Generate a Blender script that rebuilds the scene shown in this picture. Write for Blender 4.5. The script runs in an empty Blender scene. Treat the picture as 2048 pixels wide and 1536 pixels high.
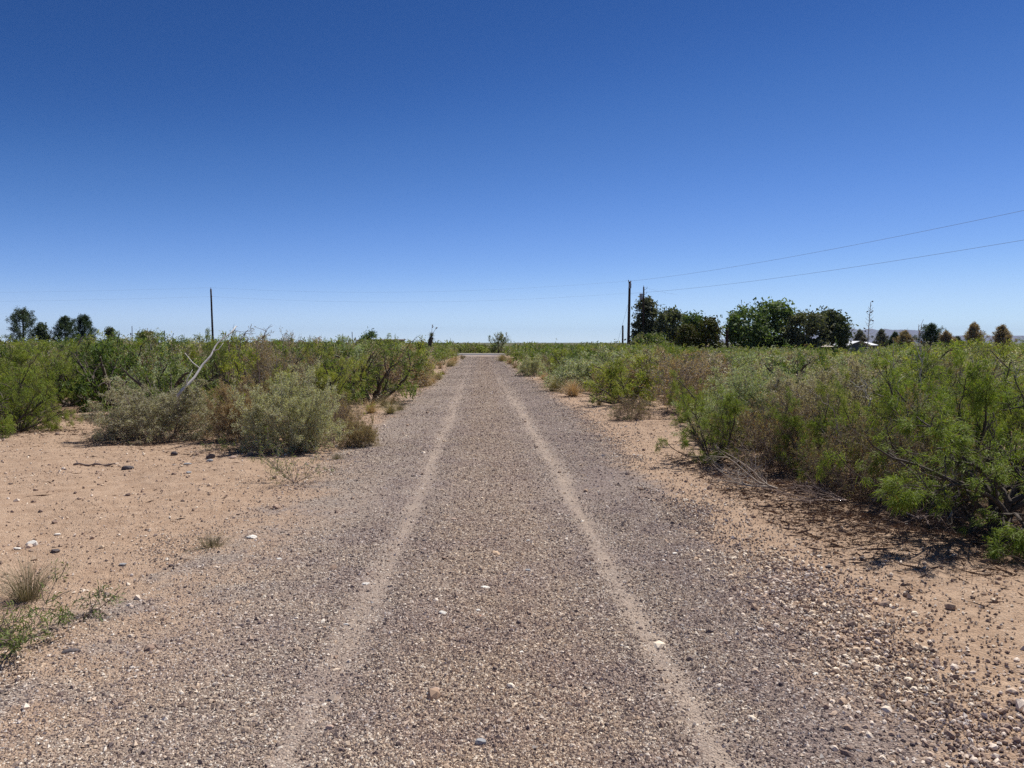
import bpy, math
import numpy as np
from mathutils import Vector, Matrix

sc = bpy.context.scene
COL = sc.collection
R = math.radians
TAU = 2 * math.pi

# ------------------------------------------------------------------ camera and picture geometry
CAM_H, FPX, HZ, YAW = 1.6, 1500.0, 685.0, R(2.25)
cy_, sy_ = math.cos(YAW), math.sin(YAW)


def F(px, d):
    """world x, y of a point in picture column px at depth d"""
    cx = (px - 1024.0) / FPX * d
    return (cx * cy_ + d * sy_, -cx * sy_ + d * cy_)


def G(px, py):
    return F(px, CAM_H * FPX / (py - HZ))


def Z(py, d):
    return CAM_H + (HZ - py) / FPX * d


def ss(a, b, x):
    t = np.clip((np.asarray(x, float) - a) / (b - a), 0, 1)
    return t * t * (3 - 2 * t)


# ------------------------------------------------------------------ terrain
def road_l(y):
    y = np.asarray(y, float)
    return -(1.95 + 0.40 * (1 - ss(3, 9, y)) + .10 * np.sin(1.3 * y) + .08 * np.sin(3.1 * y + 1)
             + 1.9 * ss(84, 95, y))


def road_r(y):
    y = np.asarray(y, float)
    return 1.78 + .3 * ss(6, 18, y) - .3 * ss(24, 44, y) + .09 * np.sin(1.1 * y + 2) + .07 * np.sin(2.7 * y) + 1.3 * ss(84, 95, y)


def track_l(y):
    return -0.76 + .08 * ss(2.8, 5, y) - 0.14 * ss(12, 40, y) + .018 * np.sin(.9 * y + .5) + .012 * np.sin(2.3 * y)


def track_r(y):
    return 0.89 + 0.03 * ss(3, 5, y) - .25 * ss(12, 40, y) + .02 * np.sin(.8 * y) + .012 * np.sin(2.1 * y + 1)


def h(x, y):
    x = np.asarray(x, float); y = np.asarray(y, float)
    off = np.maximum(ss(2.3, 3.6, np.abs(x)), 0)
    near = (1 - ss(30, 60, np.abs(y))) * (1 - ss(25, 50, np.abs(x)))
    b = (.022 * np.sin(1.7 * x + .6 * y) + .018 * np.sin(2.9 * y - 1.1 * x + 1) + .012 * np.sin(5.1 * x + 3.7 * y)
         + .01 * np.sin(6.3 * y - 4.4 * x))
    z = b * off * near + .03 * off * near
    rut = np.exp(-((x - track_l(y)) / .13) ** 2) + np.exp(-((x - track_r(y)) / .13) ** 2)
    z = z - .012 * rut * (1 - ss(30, 60, y)) + .012 * np.exp(-(x / .4) ** 2) * near
    drop = np.maximum(ss(108, 170, y), ss(18, 45, x) * ss(45, 90, y))
    z = z - 1.8 * drop + .03 * ss(90, 94.5, y) * (1 - ss(104.5, 108, y)) - .0
    return z


def hz(x, y):
    return float(h(x, y))


# ------------------------------------------------------------------ mesh building
class MB:
    def __init__(s):
        s.v = []; s.q = []; s.t = []; s.n = 0

    def add(s, v, q=None, t=None):
        v = np.asarray(v, np.float32).reshape(-1, 3)
        if q is not None and len(q): s.q.append(np.asarray(q, np.int64).reshape(-1, 4) + s.n)
        if t is not None and len(t): s.t.append(np.asarray(t, np.int64).reshape(-1, 3) + s.n)
        s.v.append(v); s.n += len(v)

    def tube(s, pts, rad, k=5, cap=True):
        pts = np.asarray(pts, float); n = len(pts)
        rad = np.broadcast_to(np.asarray(rad, float), (n,))
        tg = np.gradient(pts, axis=0); tg /= np.linalg.norm(tg, axis=1)[:, None] + 1e-9
        ref = np.array([0, 0, 1.0]) if abs(tg[:, 2]).mean() < .8 else np.array([1.0, 0, 0])
        u = np.cross(tg, ref); u /= np.linalg.norm(u, axis=1)[:, None] + 1e-9
        w = np.cross(tg, u)
        a = np.arange(k) * TAU / k
        ring = (u[:, None, :] * np.cos(a)[None, :, None] + w[:, None, :] * np.sin(a)[None, :, None]) * rad[:, None, None]
        V = (pts[:, None, :] + ring).reshape(-1, 3)
        i = np.arange(n - 1)[:, None] * k; j = np.arange(k)[None, :]; j2 = (j + 1) % k
        Q = np.stack([i + j, i + j2, i + k + j2, i + k + j], -1).reshape(-1, 4)
        T = None
        if cap:
            V = np.vstack([V, pts[0], pts[-1]]); c0 = n * k
            T = [(c0, (m + 1) % k, m) for m in range(k)] + [(c0 + 1, (n - 1) * k + m, (n - 1) * k + (m + 1) % k) for m in range(k)]
        s.add(V, Q, T)

    def box(s, c, sz, rz=0):
        c = np.array(c, float); x, y, z = np.array(sz, float) / 2
        V = np.array([(-x, -y, -z), (x, -y, -z), (x, y, -z), (-x, y, -z), (-x, -y, z), (x, -y, z), (x, y, z), (-x, y, z)])
        M = np.array([[math.cos(rz), -math.sin(rz), 0], [math.sin(rz), math.cos(rz), 0], [0, 0, 1]])
        s.add(V @ M.T + c, [(0, 3, 2, 1), (4, 5, 6, 7), (0, 1, 5, 4), (1, 2, 6, 5), (2, 3, 7, 6), (3, 0, 4, 7)])

    def mesh(s, name, mat, smooth=False):
        me = bpy.data.meshes.new(name)
        V = np.concatenate(s.v); Q = np.concatenate(s.q) if s.q else np.zeros((0, 4), int)
        T = np.concatenate(s.t) if s.t else np.zeros((0, 3), int)
        me.vertices.add(len(V)); me.vertices.foreach_set('co', V.astype(np.float32).ravel())
        nl = Q.size + T.size
        me.loops.add(nl); me.loops.foreach_set('vertex_index', np.concatenate([Q.ravel(), T.ravel()]).astype(np.int32))
        me.polygons.add(len(Q) + len(T))
        st = np.concatenate([np.arange(len(Q)) * 4, Q.size + np.arange(len(T)) * 3]).astype(np.int32)
        me.polygons.foreach_set('loop_start', st)
        me.update(calc_edges=True)
        if not smooth: me.shade_flat()
        if mat: me.materials.append(mat)
        return me

    def build(s, name, mat, parent=None, smooth=False):
        return link(name, s.mesh(name, mat, smooth), parent)


def link(name, me, parent=None):
    o = bpy.data.objects.new(name, me); COL.objects.link(o)
    if parent: o.parent = parent
    return o


def tag(o, label=None, cat=None, group=None, kind=None):
    if label: o['label'] = label
    if cat: o['category'] = cat
    if group: o['group'] = group
    if kind: o['kind'] = kind
    return o


def empty(name, loc, rz=0.0, label=None, cat=None, group=None):
    o = bpy.data.objects.new(name, None); COL.objects.link(o)
    o.location = loc; o.rotation_euler = (0, 0, rz); o.empty_display_size = .2
    return tag(o, label, cat, group)


# ------------------------------------------------------------------ node helpers
class NT:
    def __init__(s, name):
        s.m = bpy.data.materials.new(name); s.m.use_nodes = True
        s.t = s.m.node_tree; s.t.nodes.clear()
        s.out = s.t.nodes.new('ShaderNodeOutputMaterial')

    def n(s, typ, **kw):
        nd = s.t.nodes.new(typ)
        for k, v in kw.items(): setattr(nd, k, v)
        return nd

    def set(s, sock, v):
        if hasattr(v, 'is_output') or isinstance(v, bpy.types.NodeSocket): s.t.links.new(v, sock)
        elif isinstance(v, (tuple, list)) and len(v) == 3 and sock.type == 'RGBA': sock.default_value = (*v, 1)
        else: sock.default_value = v

    def math(s, op, a, b=0.0, c=None, clamp=False):
        nd = s.n('ShaderNodeMath', operation=op); nd.use_clamp = clamp
        s.set(nd.inputs[0], a); s.set(nd.inputs[1], b)
        if c is not None: s.set(nd.inputs[2], c)
        return nd.outputs[0]

    def noise(s, scale, detail=2, rough=.5, vec=None, dist=0):
        nd = s.n('ShaderNodeTexNoise'); nd.inputs['Scale'].default_value = scale
        nd.inputs['Detail'].default_value = detail; nd.inputs['Roughness'].default_value = rough
        nd.inputs['Distortion'].default_value = dist
        if vec is not None: s.set(nd.inputs['Vector'], vec)
        return nd.outputs['Fac']

    def voro(s, scale, vec, out='Color', rnd=1):
        nd = s.n('ShaderNodeTexVoronoi'); nd.inputs['Scale'].default_value = scale
        nd.inputs['Randomness'].default_value = rnd
        s.set(nd.inputs['Vector'], vec)
        return nd.outputs[out]

    def mix(s, f, a, b, blend='MIX'):
        nd = s.n('ShaderNodeMix', data_type='RGBA', blend_type=blend)
        s.set(nd.inputs[0], f); s.set(nd.inputs[6], a); s.set(nd.inputs[7], b)
        return nd.outputs[2]

    def ramp(s, f, stops, interp='LINEAR'):
        nd = s.n('ShaderNodeValToRGB'); cr = nd.color_ramp; cr.interpolation = interp
        while len(cr.elements) > 1: cr.elements.remove(cr.elements[-1])
        for i, (p, c) in enumerate(stops):
            e = cr.elements[0] if i == 0 else cr.elements.new(p)
            e.position = p; e.color = (*c, 1) if len(c) == 3 else c
        s.set(nd.inputs[0], f)
        return nd.outputs[0]

    def smooth(s, a, b, x, lo=0., hi=1.):
        nd = s.n('ShaderNodeMapRange', interpolation_type='SMOOTHSTEP')
        s.set(nd.inputs[0], x); s.set(nd.inputs[1], a); s.set(nd.inputs[2], b)
        nd.inputs[3].default_value = lo; nd.inputs[4].default_value = hi
        return nd.outputs[0]

    def pos(s):
        return s.n('ShaderNodeNewGeometry').outputs['Position']

    def island(s):
        return s.n('ShaderNodeNewGeometry').outputs['Random Per Island']

    def objrand(s):
        return s.n('ShaderNodeObjectInfo').outputs['Random']

    def objco(s):
        return s.n('ShaderNodeTexCoord').outputs['Object']

    def bsdf(s, col, rough=.8, spec=.3, normal=None, metal=0):
        nd = s.n('ShaderNodeBsdfPrincipled')
        s.set(nd.inputs['Base Color'], col); s.set(nd.inputs['Roughness'], rough)
        nd.inputs['Specular IOR Level'].default_value = spec; nd.inputs['Metallic'].default_value = metal
        if normal is not None: s.set(nd.inputs['Normal'], normal)
        return nd.outputs[0]

    def bump(s, hgt, strength=.5, dist=.01):
        nd = s.n('ShaderNodeBump'); nd.inputs['Strength'].default_value = strength
        nd.inputs['Distance'].default_value = dist; s.set(nd.inputs['Height'], hgt)
        return nd.outputs[0]

    def done(s, sh):
        s.t.links.new(sh, s.out.inputs['Surface']); return s.m


STONE = [(0.0, (.060, .052, .056)), (.12, (.13, .108, .112)), (.30, (.24, .192, .175)), (.52, (.36, .285, .235)),
         (.74, (.49, .395, .315)), (.90, (.64, .55, .45)), (1.0, (.80, .75, .67))]


def mat_ground():
    """one procedural earth: gravel within the road's width, sandy dirt beside it, leaf litter out in the scrub"""
    s = NT('earth'); P = s.pos()
    sep = s.n('ShaderNodeSeparateXYZ'); s.set(sep.inputs[0], P); X, Y = sep.outputs[0], sep.outputs[1]
    nL = s.noise(.9, 4, .6, P); nM = s.noise(5, 4, .6, P); nF = s.noise(38, 3, .65, P); nX = s.noise(150, 2, .6, P)
    # road mask
    wob = s.math('ADD', s.math('MULTIPLY', s.math('SUBTRACT', nL, .5), 1.3), s.math('MULTIPLY', s.math('SUBTRACT', nM, .5), .9))
    xw = s.math('ADD', X, wob)
    flare = s.smooth(84, 95, Y, 0, 1.6)
    lft = s.math('ADD', s.smooth(3, 9, Y, -2.4, -1.95), s.math('MULTIPLY', flare, -1))
    rgt = s.math('ADD', s.math('ADD', s.smooth(6, 18, Y, 1.75, 2.05), s.smooth(24, 44, Y, 0, -.3)), flare)
    ml = s.smooth(s.math('SUBTRACT', lft, .35), s.math('ADD', lft, .25), xw)
    mr = s.smooth(s.math('SUBTRACT', rgt, .25), s.math('ADD', rgt, .35), xw)
    mroad = s.math('MULTIPLY', ml, s.math('SUBTRACT', 1, mr))
    thin_ = s.math('MULTIPLY', s.math('MULTIPLY', s.smooth(-.9, -2.0, X), s.smooth(.38, .54, s.noise(1.7, 4, .65, P))), s.smooth(12, 7, Y))
    mroad = s.math('MULTIPLY', mroad, s.math('SUBTRACT', 1, s.math('MULTIPLY', thin_, .8)))
    # wheel tracks
    def sn(a, f, ph): return s.math('MULTIPLY', s.math('SINE', s.math('ADD', s.math('MULTIPLY', Y, f), ph)), a)
    tl = s.math('ADD', s.math('ADD', sn(.018, .9, .5), sn(.012, 2.3, 0)), s.math('ADD', s.smooth(2.8, 5, Y, -.76, -.68), s.smooth(12, 40, Y, 0, -.14)))
    tr = s.math('ADD', s.math('ADD', sn(.02, .8, 0), sn(.012, 2.1, 1)), s.math('ADD', s.smooth(3, 5, Y, .89, .92), s.smooth(12, 40, Y, 0, -.25)))
    dl = s.math('ABSOLUTE', s.math('SUBTRACT', X, tl)); dr = s.math('ABSOLUTE', s.math('SUBTRACT', X, tr))
    nd_ = s.math('ADD', s.math('MULTIPLY', s.math('SUBTRACT', nM, .5), .16), s.math('MULTIPLY', s.math('SUBTRACT', nL, .5), .12))
    wid = s.smooth(5, 35, Y, .15, .5)
    tk = s.math('MAXIMUM',
                s.smooth(-.02, wid, s.math('ADD', dr, nd_), 1, 0),
                s.math('MULTIPLY', s.smooth(-.02, wid, s.math('ADD', dl, nd_), 1, 0), s.smooth(2.4, 6, Y, .5, .85)))
    tk = s.math('MULTIPLY', s.math('MULTIPLY', tk, s.smooth(9, 40, Y, 1, .4)), s.smooth(.36, .62, s.noise(1.3, 4, .65, P), .55, 1))
    # gravel between the loose stones
    cv = s.n('ShaderNodeSeparateColor'); s.set(cv.inputs[0], s.voro(95, P)); c1 = cv.outputs[0]
    cv2 = s.n('ShaderNodeSeparateColor'); s.set(cv2.inputs[0], s.voro(34, P)); c2 = cv2.outputs[1]
    far = s.smooth(6, 20, Y)
    g1 = s.ramp(c1, STONE); g2 = s.ramp(c2, STONE)
    grav = s.mix(s.math('MULTIPLY', far, .6), g1, g2)
    dust = s.mix(nF, (.25, .20, .165), (.37, .295, .235))  # dust colour darkened to stand in for shadow between the stones
    grav = s.mix(s.smooth(.3, .8, nM, .25, .8), grav, dust)
    band = s.noise(1.6, 3, .6, P)
    purple = s.smooth(.12, .75, s.math('MINIMUM', dl, dr), 1, 0)
    purple = s.math('MULTIPLY', s.math('ADD', s.math('MULTIPLY', purple, .55), s.smooth(.45, .62, band, 0, .45)), .8)
    crown = s.math('MULTIPLY', s.smooth(.75, .2, s.math('ABSOLUTE', s.math('SUBTRACT', X, .1))), .45)
    grav = s.mix(crown, grav, s.mix(1.0, grav, (1.06, .98, .90), 'MULTIPLY'))
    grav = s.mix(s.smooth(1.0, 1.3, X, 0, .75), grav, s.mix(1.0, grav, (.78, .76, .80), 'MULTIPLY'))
    grav = s.mix(purple, grav, s.mix(1.0, grav, (.84, .81, .85), 'MULTIPLY'))
    grav = s.mix(s.math('MULTIPLY', tk, .88), grav, s.mix(nF, (.40, .315, .245), (.52, .415, .33)))
    # sandy dirt
    dirt = s.mix(s.smooth(.3, .7, nM), (.405, .275, .185), (.54, .39, .275))
    dirt = s.mix(s.math('MULTIPLY', nL, .5), dirt, (.46, .33, .235))
    dirt = s.mix(s.math('MULTIPLY', s.smooth(.35, .7, nF), .55), dirt, s.mix(1.0, dirt, (.68, .64, .6), 'MULTIPLY'))
    peb = s.math('MULTIPLY', s.smooth(.42, .5, s.noise(2.6, 3, .6, P)), s.smooth(.28, .2, s.voro(55, P, 'Distance')))
    dirt = s.mix(s.math('MULTIPLY', peb, .75), dirt, g1)
    # leaf litter in the scrub
    ax = s.math('ABSOLUTE', X)
    lit = s.math('MULTIPLY', s.smooth(3.0, 4.6, s.math('ADD', ax, s.math('MULTIPLY', s.math('SUBTRACT', nL, .5), 2))), s.smooth(.38, .56, s.noise(.8, 3, .55, P)))
    lit = s.math('MULTIPLY', lit, s.math('MAXIMUM', s.smooth(12, 17, Y), s.smooth(2.2, 3.2, X)))
    litc = s.mix(nX, (.085, .05, .032), (.24, .155, .105))
    dirt = s.mix(s.math('MULTIPLY', lit, .8), dirt, litc)
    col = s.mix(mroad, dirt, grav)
    # beyond the modelled scrub the plain reads as dull green
    rr = s.n('ShaderNodeVectorMath', operation='LENGTH'); s.set(rr.inputs[0], P)
    col = s.mix(s.smooth(160, 420, rr.outputs['Value']), col, s.mix(s.noise(.004, 4, .6, P), (.075, .085, .035), (.14, .125, .065)))
    hgt = s.math('ADD', s.math('MULTIPLY', nF, .5), s.math('ADD', s.math('MULTIPLY', nX, .35), s.math('MULTIPLY', s.voro(95, P, 'Distance'), -.6)))
    hgt = s.math('ADD', hgt, s.math('MULTIPLY', nM, 3.2))
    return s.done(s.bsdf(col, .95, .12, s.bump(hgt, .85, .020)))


def mat_stone(name, tint=(1, 1, 1), bias=0.0):
    s = NT(name); P = s.pos(); r = s.island()
    c = s.ramp(s.math('ADD', r, bias, clamp=True), STONE)
    c = s.mix(.4, c, s.mix(s.noise(400, 2, .6, P), (.55, .55, .55), (1.35, 1.3, 1.22)), 'MULTIPLY')
    band = s.noise(1.6, 3, .6, P)
    c = s.mix(s.smooth(.42, .62, band, 0, .7), c, s.mix(1.0, c, (.80, .78, .86), 'MULTIPLY'))
    sx_n = s.n('ShaderNodeSeparateXYZ'); s.set(sx_n.inputs[0], P); X = sx_n.outputs[0]
    c = s.mix(s.smooth(.8, .2, s.math('ABSOLUTE', s.math('SUBTRACT', X, .1)), 0, .5), c, s.mix(1.0, c, (1.06, .98, .88), 'MULTIPLY'))
    c = s.mix(1.0, c, tint, 'MULTIPLY')
    return s.done(s.bsdf(c, .85, .2))


def mat_rock(name, a, b):
    s = NT(name); P = s.objco()
    c = s.mix(s.noise(30, 4, .6, P), a, b)
    c = s.mix(s.smooth(.55, .7, s.noise(70, 3, .6, P), 0, .5), c, (.25, .2, .16))
    return s.done(s.bsdf(c, .8, .25, s.bump(s.noise(120, 3, .6, P), .5, .004)))


def mat_leaf(name, a, b, dry=None, dryamt=.08, trans=.35, varyscale=None):
    s = NT(name); r = s.island(); o = s.objrand()
    c = s.mix(r, a, b)
    k = s.smooth(0, 1, o, .72, 1.25)
    if varyscale:
        k = s.smooth(.3, .7, s.noise(varyscale, 2, .5, s.pos()), .62, 1.3)
    cc = s.n('ShaderNodeCombineColor'); s.set(cc.inputs[0], k); s.set(cc.inputs[1], s.math('ADD', s.math('MULTIPLY', k, .6), .4)); s.set(cc.inputs[2], k)
    c = s.mix(1.0, c, cc.outputs[0], 'MULTIPLY')
    if dry:
        wn = s.n('ShaderNodeTexWhiteNoise', noise_dimensions='1D'); s.set(wn.inputs['W'], s.math('MULTIPLY', r, 917.0))
        f = s.smooth(1 - dryamt - .01, 1 - dryamt, wn.outputs['Value'])
        if varyscale:
            f = s.math('MAXIMUM', f, s.smooth(.50, .60, s.noise(varyscale * 1.7, 3, .6, s.pos()), 0, .85))
        c = s.mix(f, c, dry)
    p = s.bsdf(c, .62, .22)
    t = s.n('ShaderNodeBsdfTranslucent'); s.set(t.inputs[0], s.mix(1.0, c, (1.25, 1.3, .6), 'MULTIPLY'))
    m = s.n('ShaderNodeMixShader'); m.inputs[0].default_value = trans
    s.t.links.new(p, m.inputs[1]); s.t.links.new(t.outputs[0], m.inputs[2])
    return s.done(m.outputs[0])


def mat_bark(name, a, b, scale=25):
    s = NT(name); P = s.objco()
    c = s.mix(s.noise(scale, 3, .6, P), a, b)
    c = s.mix(.6, c, s.mix(s.island(), (.6, .6, .6), (1.3, 1.25, 1.2)), 'MULTIPLY')
    return s.done(s.bsdf(c, .85, .2))


def mat_plain(name, a, b, scale=5, rough=.8, spec=.3, metal=0):
    s = NT(name); P = s.objco()
    return s.done(s.bsdf(s.mix(s.noise(scale, 4, .6, P), a, b), rough, spec, None, metal))


M = {}
M['earth'] = mat_ground()
M['stone'] = mat_stone('loose_stone', (1.02, .98, .93), bias=.10)
M['pebble'] = mat_stone('pebble', (1.1, 1.0, .88), .22)
M['rock_white'] = mat_rock('pale_rock', (.70, .65, .56), (.88, .84, .76))
M['rock_pink'] = mat_rock('pink_rock', (.48, .33, .25), (.6, .45, .36))
M['rock_dark'] = mat_rock('dark_rock', (.07, .06, .065), (.14, .12, .12))
M['rock_grey'] = mat_rock('grey_rock', (.25, .25, .26), (.4, .4, .4))
M['rock_orange'] = mat_rock('orange_rock', (.5, .17, .06), (.6, .25, .12))
M['mes'] = mat_leaf('mesquite_leaf', (.15, .205, .028), (.38, .41, .09), (.21, .13, .045), .035)
M['mes2'] = mat_leaf('dark_mesquite_leaf', (.080, .125, .030), (.22, .27, .085), (.19, .125, .05), .04)
M['pale'] = mat_leaf('pale_leaf', (.34, .35, .21), (.60, .60, .42), (.30, .21, .09), .10, .3)
M['dusty'] = mat_leaf('dusty_leaf', (.37, .315, .24), (.60, .53, .41), (.30, .24, .17), .15, .25)
M['drab'] = mat_leaf('drab_leaf', (.26, .22, .12), (.42, .34, .20), (.28, .15, .06), .2, .25)
M['scrub'] = mat_leaf('far_scrub_leaf', (.13, .18, .045), (.25, .29, .095), (.27, .235, .165), .10, .3, .35)
M['bark'] = mat_bark('dark_bark', (.030, .024, .021), (.16, .133, .112))
M['twig_grey'] = mat_bark('grey_twig', (.20, .165, .14), (.50, .44, .38))
M['twig_brown'] = mat_bark('brown_twig', (.13, .095, .085), (.32, .25, .215))
M['dead_wood'] = mat_bark('bleached_wood', (.34, .31, .27), (.62, .58, .52), 12)
M['bleached'] = mat_plain('bleached_bark', (.42, .38, .33), (.84, .80, .74), 22)
M['straw'] = mat_leaf('straw_blade', (.38, .285, .155), (.58, .46, .28), (.22, .15, .09), .2, .15)
M['straw2'] = mat_leaf('brown_blade', (.20, .135, .08), (.36, .26, .165), (.16, .14, .07), .2, .15)
M['bunch'] = mat_leaf('bunch_blade', (.20, .15, .105), (.42, .32, .23), (.17, .15, .08), .3, .12)
M['litter'] = mat_bark('litter_twig', (.09, .055, .035), (.30, .21, .15))
M['needle'] = mat_leaf('pine_needle', (.030, .055, .028), (.085, .12, .055), None, 0, .25)
M['needle_grey'] = mat_leaf('grey_green_needle', (.09, .115, .075), (.19, .21, .14), (.20, .12, .07), .2, .15)
M['needle_brown'] = mat_leaf('dying_needle', (.40, .23, .15), (.62, .42, .30), (.12, .13, .065), .28, .3)
M['broad'] = mat_leaf('broad_leaf', (.055, .10, .035), (.15, .21, .075), None, 0, .32)
M['olive'] = mat_leaf('olive_leaf', (.085, .085, .02), (.17, .165, .04), (.09, .06, .02), .2, .2)
M['dkleaf'] = mat_leaf('dark_leaf', (.05, .068, .038), (.15, .165, .095), None, 0, .3)
M['pole'] = mat_bark('pole_wood', (.035, .022, .018), (.085, .055, .042), 6)
M['metal'] = mat_plain('grey_metal', (.25, .26, .28), (.4, .4, .42), 20, .5, .5, .4)
M['wire'] = mat_plain('wire_metal', (.16, .16, .18), (.24, .24, .26), 3, .6, .4)
M['porcelain'] = mat_plain('porcelain', (.2, .12, .09), (.3, .18, .13), 9, .3)
M['roof_white'] = mat_plain('white_roof_metal', (.72, .73, .75), (.82, .82, .82), 2, .45, .4)
M['wall_grey'] = mat_plain('blue_grey_wall', (.07, .08, .10), (.11, .12, .14), 2)
M['trim'] = mat_plain('dark_trim', (.03, .03, .035), (.05, .05, .055), 2)
M['glass'] = mat_plain('window_glass', (.02, .025, .03), (.04, .045, .05), 2, .1, .6)
M['wall_brown'] = mat_plain('brown_wall', (.10, .075, .065), (.15, .12, .1), 2)
M['canvas'] = mat_plain('tan_canvas', (.50, .43, .33), (.6, .52, .42), 4)
M['asphalt'] = mat_plain('asphalt', (.075, .072, .078), (.12, .115, .12), 1.2, .85, .3)
M['kerbpaint'] = mat_plain('pale_road_edge', (.27, .245, .22), (.36, .33, .29), 3)

rng = np.random.default_rng(7)

# ------------------------------------------------------------------ ground and roads
def axis(lo, hi, step, far, g=1.16):
    a = list(np.arange(lo, hi + 1e-6, step)); s = step
    while a[-1] < far: s = min(s * g, 900); a.append(a[-1] + s)
    s = step; b = []
    v = lo
    while v > -far: s = min(s * g, 900); v -= s; b.append(v)
    return np.array(b[::-1] + a)


xs = axis(-6, 6, .12, 15500)
ys1 = list(np.arange(1, 16, .12)); s_ = .12
while ys1[-1] < 89: s_ = min(s_ * 1.03, .9); ys1.append(ys1[-1] + s_)
ys1 += [90, 91, 92, 93, 94, 94.6, 97, 100, 102, 104, 104.6, 106, 108]
s_ = 3
while ys1[-1] < 15500: s_ = min(s_ * 1.15, 900); ys1.append(ys1[-1] + s_)
v = 1.0; s_ = .12; pre = []
while v > -15500: s_ = min(s_ * 1.3, 900); v -= s_; pre.append(v)
ys = np.array(pre[::-1] + ys1)
XX, YY = np.meshgrid(xs, ys)
ZZ = h(XX, YY)
nx, ny = len(xs), len(ys)
idx = np.arange(nx * ny).reshape(ny, nx)
quads = np.stack([idx[:-1, :-1], idx[:-1, 1:], idx[1:, 1:], idx[1:, :-1]], -1).reshape(-1, 4)
g = MB(); g.add(np.stack([XX, YY, ZZ], -1), quads)
o = g.build('ground', M['earth'], smooth=True)
tag(o, 'flat pinkish sandy desert ground with pebbles and bare patches', 'ground', kind='structure')
# gravel road: same grid cells, 4 mm proud
cxm = (XX[:-1, :-1] + XX[1:, 1:]) / 2; cym = (YY[:-1, :-1] + YY[1:, 1:]) / 2
inside = (cxm > road_l(cym)) & (cxm < road_r(cym)) & (cym > -30) & (cym < 94.5)
rq = quads[inside.ravel()]
used, inv = np.unique(rq, return_inverse=True)
allv = np.stack([XX, YY, ZZ + .004], -1).reshape(-1, 3)
g = MB(); g.add(allv[used], inv.reshape(-1, 4))
tag(g.build('gravel_road', M['earth'], smooth=True), 'straight grey gravel road with two pale wheel tracks', 'road', kind='structure')
# paved crossing road
g = MB(); X2 = np.arange(-200, 201, 10.0)
for (ya, yb, dz) in ((94.7, 104.4, .008),):
    V = []; Q = []
    for i, x in enumerate(X2):
        V += [(x, ya, hz(x, ya) + dz), (x, 99.5, max(hz(x, 99.5), hz(x, ya)) + dz + .05), (x, yb, hz(x, yb) + dz)]
        if i: b = 3 * (i - 1); Q += [(b, b + 3, b + 4, b + 1), (b + 1, b + 4, b + 5, b + 2)]
    g.add(V, Q)
tag(g.build('paved_road', M['asphalt']), 'grey paved road crossing at the far end of the gravel road', 'road', kind='structure')
g = MB(); V = []; Q = []
for i, x in enumerate(X2):
    V += [(x, 104.45, hz(x, 104.45) + .012), (x, 107.2, hz(x, 104.45) + .05), (x, 107.8, hz(x, 106) - .3)]
    if i: b = 3 * (i - 1); Q += [(b, b + 3, b + 4, b + 1), (b + 1, b + 4, b + 5, b + 2)]
g.add(V, Q)
tag(g.build('road_shoulder', M['kerbpaint']), 'pale raised shoulder along the far side of the paved road', 'road shoulder', kind='structure')

# ------------------------------------------------------------------ loose gravel
OCT = np.array([(1, 0, 0), (0, 1, 0), (-1, 0, 0), (0, -1, 0), (0, 0, 1), (0, 0, -1)], float)
OCT_T = np.array([(0, 1, 4), (1, 2, 4), (2, 3, 4), (3, 0, 4), (1, 0, 5), (2, 1, 5), (3, 2, 5), (0, 3, 5)])
_p = (1 + 5 ** .5) / 2
ICO = np.array([(-1, _p, 0), (1, _p, 0), (-1, -_p, 0), (1, -_p, 0), (0, -1, _p), (0, 1, _p), (0, -1, -_p), (0, 1, -_p),
                (_p, 0, -1), (_p, 0, 1), (-_p, 0, -1), (-_p, 0, 1)], float) / 1.9
ICO_T = np.array([(0, 11, 5), (0, 5, 1), (0, 1, 7), (0, 7, 10), (0, 10, 11), (1, 5, 9), (5, 11, 4), (11, 10, 2), (10, 7, 6),
                  (7, 1, 8), (3, 9, 4), (3, 4, 2), (3, 2, 6), (3, 6, 8), (3, 8, 9), (4, 9, 5), (2, 4, 11), (6, 2, 10), (8, 6, 7), (9, 8, 1)])


def stones(mb, x, y, r, base=OCT, tri=OCT_T, jit=.28):
    n = len(x)
    sx = r * rng.uniform(.8, 1.5, n); sy = r * rng.uniform(.6, 1.0, n); sz = r * rng.uniform(.5, .95, n)
    V = base[None] * (1 + rng.normal(0, jit, (n, len(base), 1)).clip(-.5, .5))
    V = V * np.stack([sx, sy, sz], -1)[:, None]
    ti = rng.uniform(-.5, .5, n); c, s = np.cos(ti)[:, None], np.sin(ti)[:, None]
    V = np.stack([V[..., 0] * c - V[..., 2] * s, V[..., 1], V[..., 0] * s + V[..., 2] * c], -1)
    a = rng.uniform(0, TAU, n); c, s = np.cos(a)[:, None], np.sin(a)[:, None]
    V = np.stack([V[..., 0] * c - V[..., 1] * s, V[..., 0] * s + V[..., 1] * c, V[..., 2]], -1)
    V[..., 0] += x[:, None]; V[..., 1] += y[:, None]; V[..., 2] += (h(x, y) + .004 + sz * .25)[:, None]
    T = tri[None] + (np.arange(n) * len(base))[:, None, None]
    mb.add(V, None, T)


def vnoise(x, y, f, seed):
    r_ = np.random.default_rng(seed); t = 0
    for i in range(5):
        a = r_.uniform(0, TAU); k = f * r_.uniform(.6, 1.7)
        t = t + np.sin(k * (x * math.cos(a) + y * math.sin(a)) + r_.uniform(0, TAU))
    return t / 5


def in_view(x, y, m=.4):
    d = x * sy_ + y * cy_; c = x * cy_ - y * sy_
    return (np.abs(c) < d * .69 + m) & (d > 1)


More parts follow.
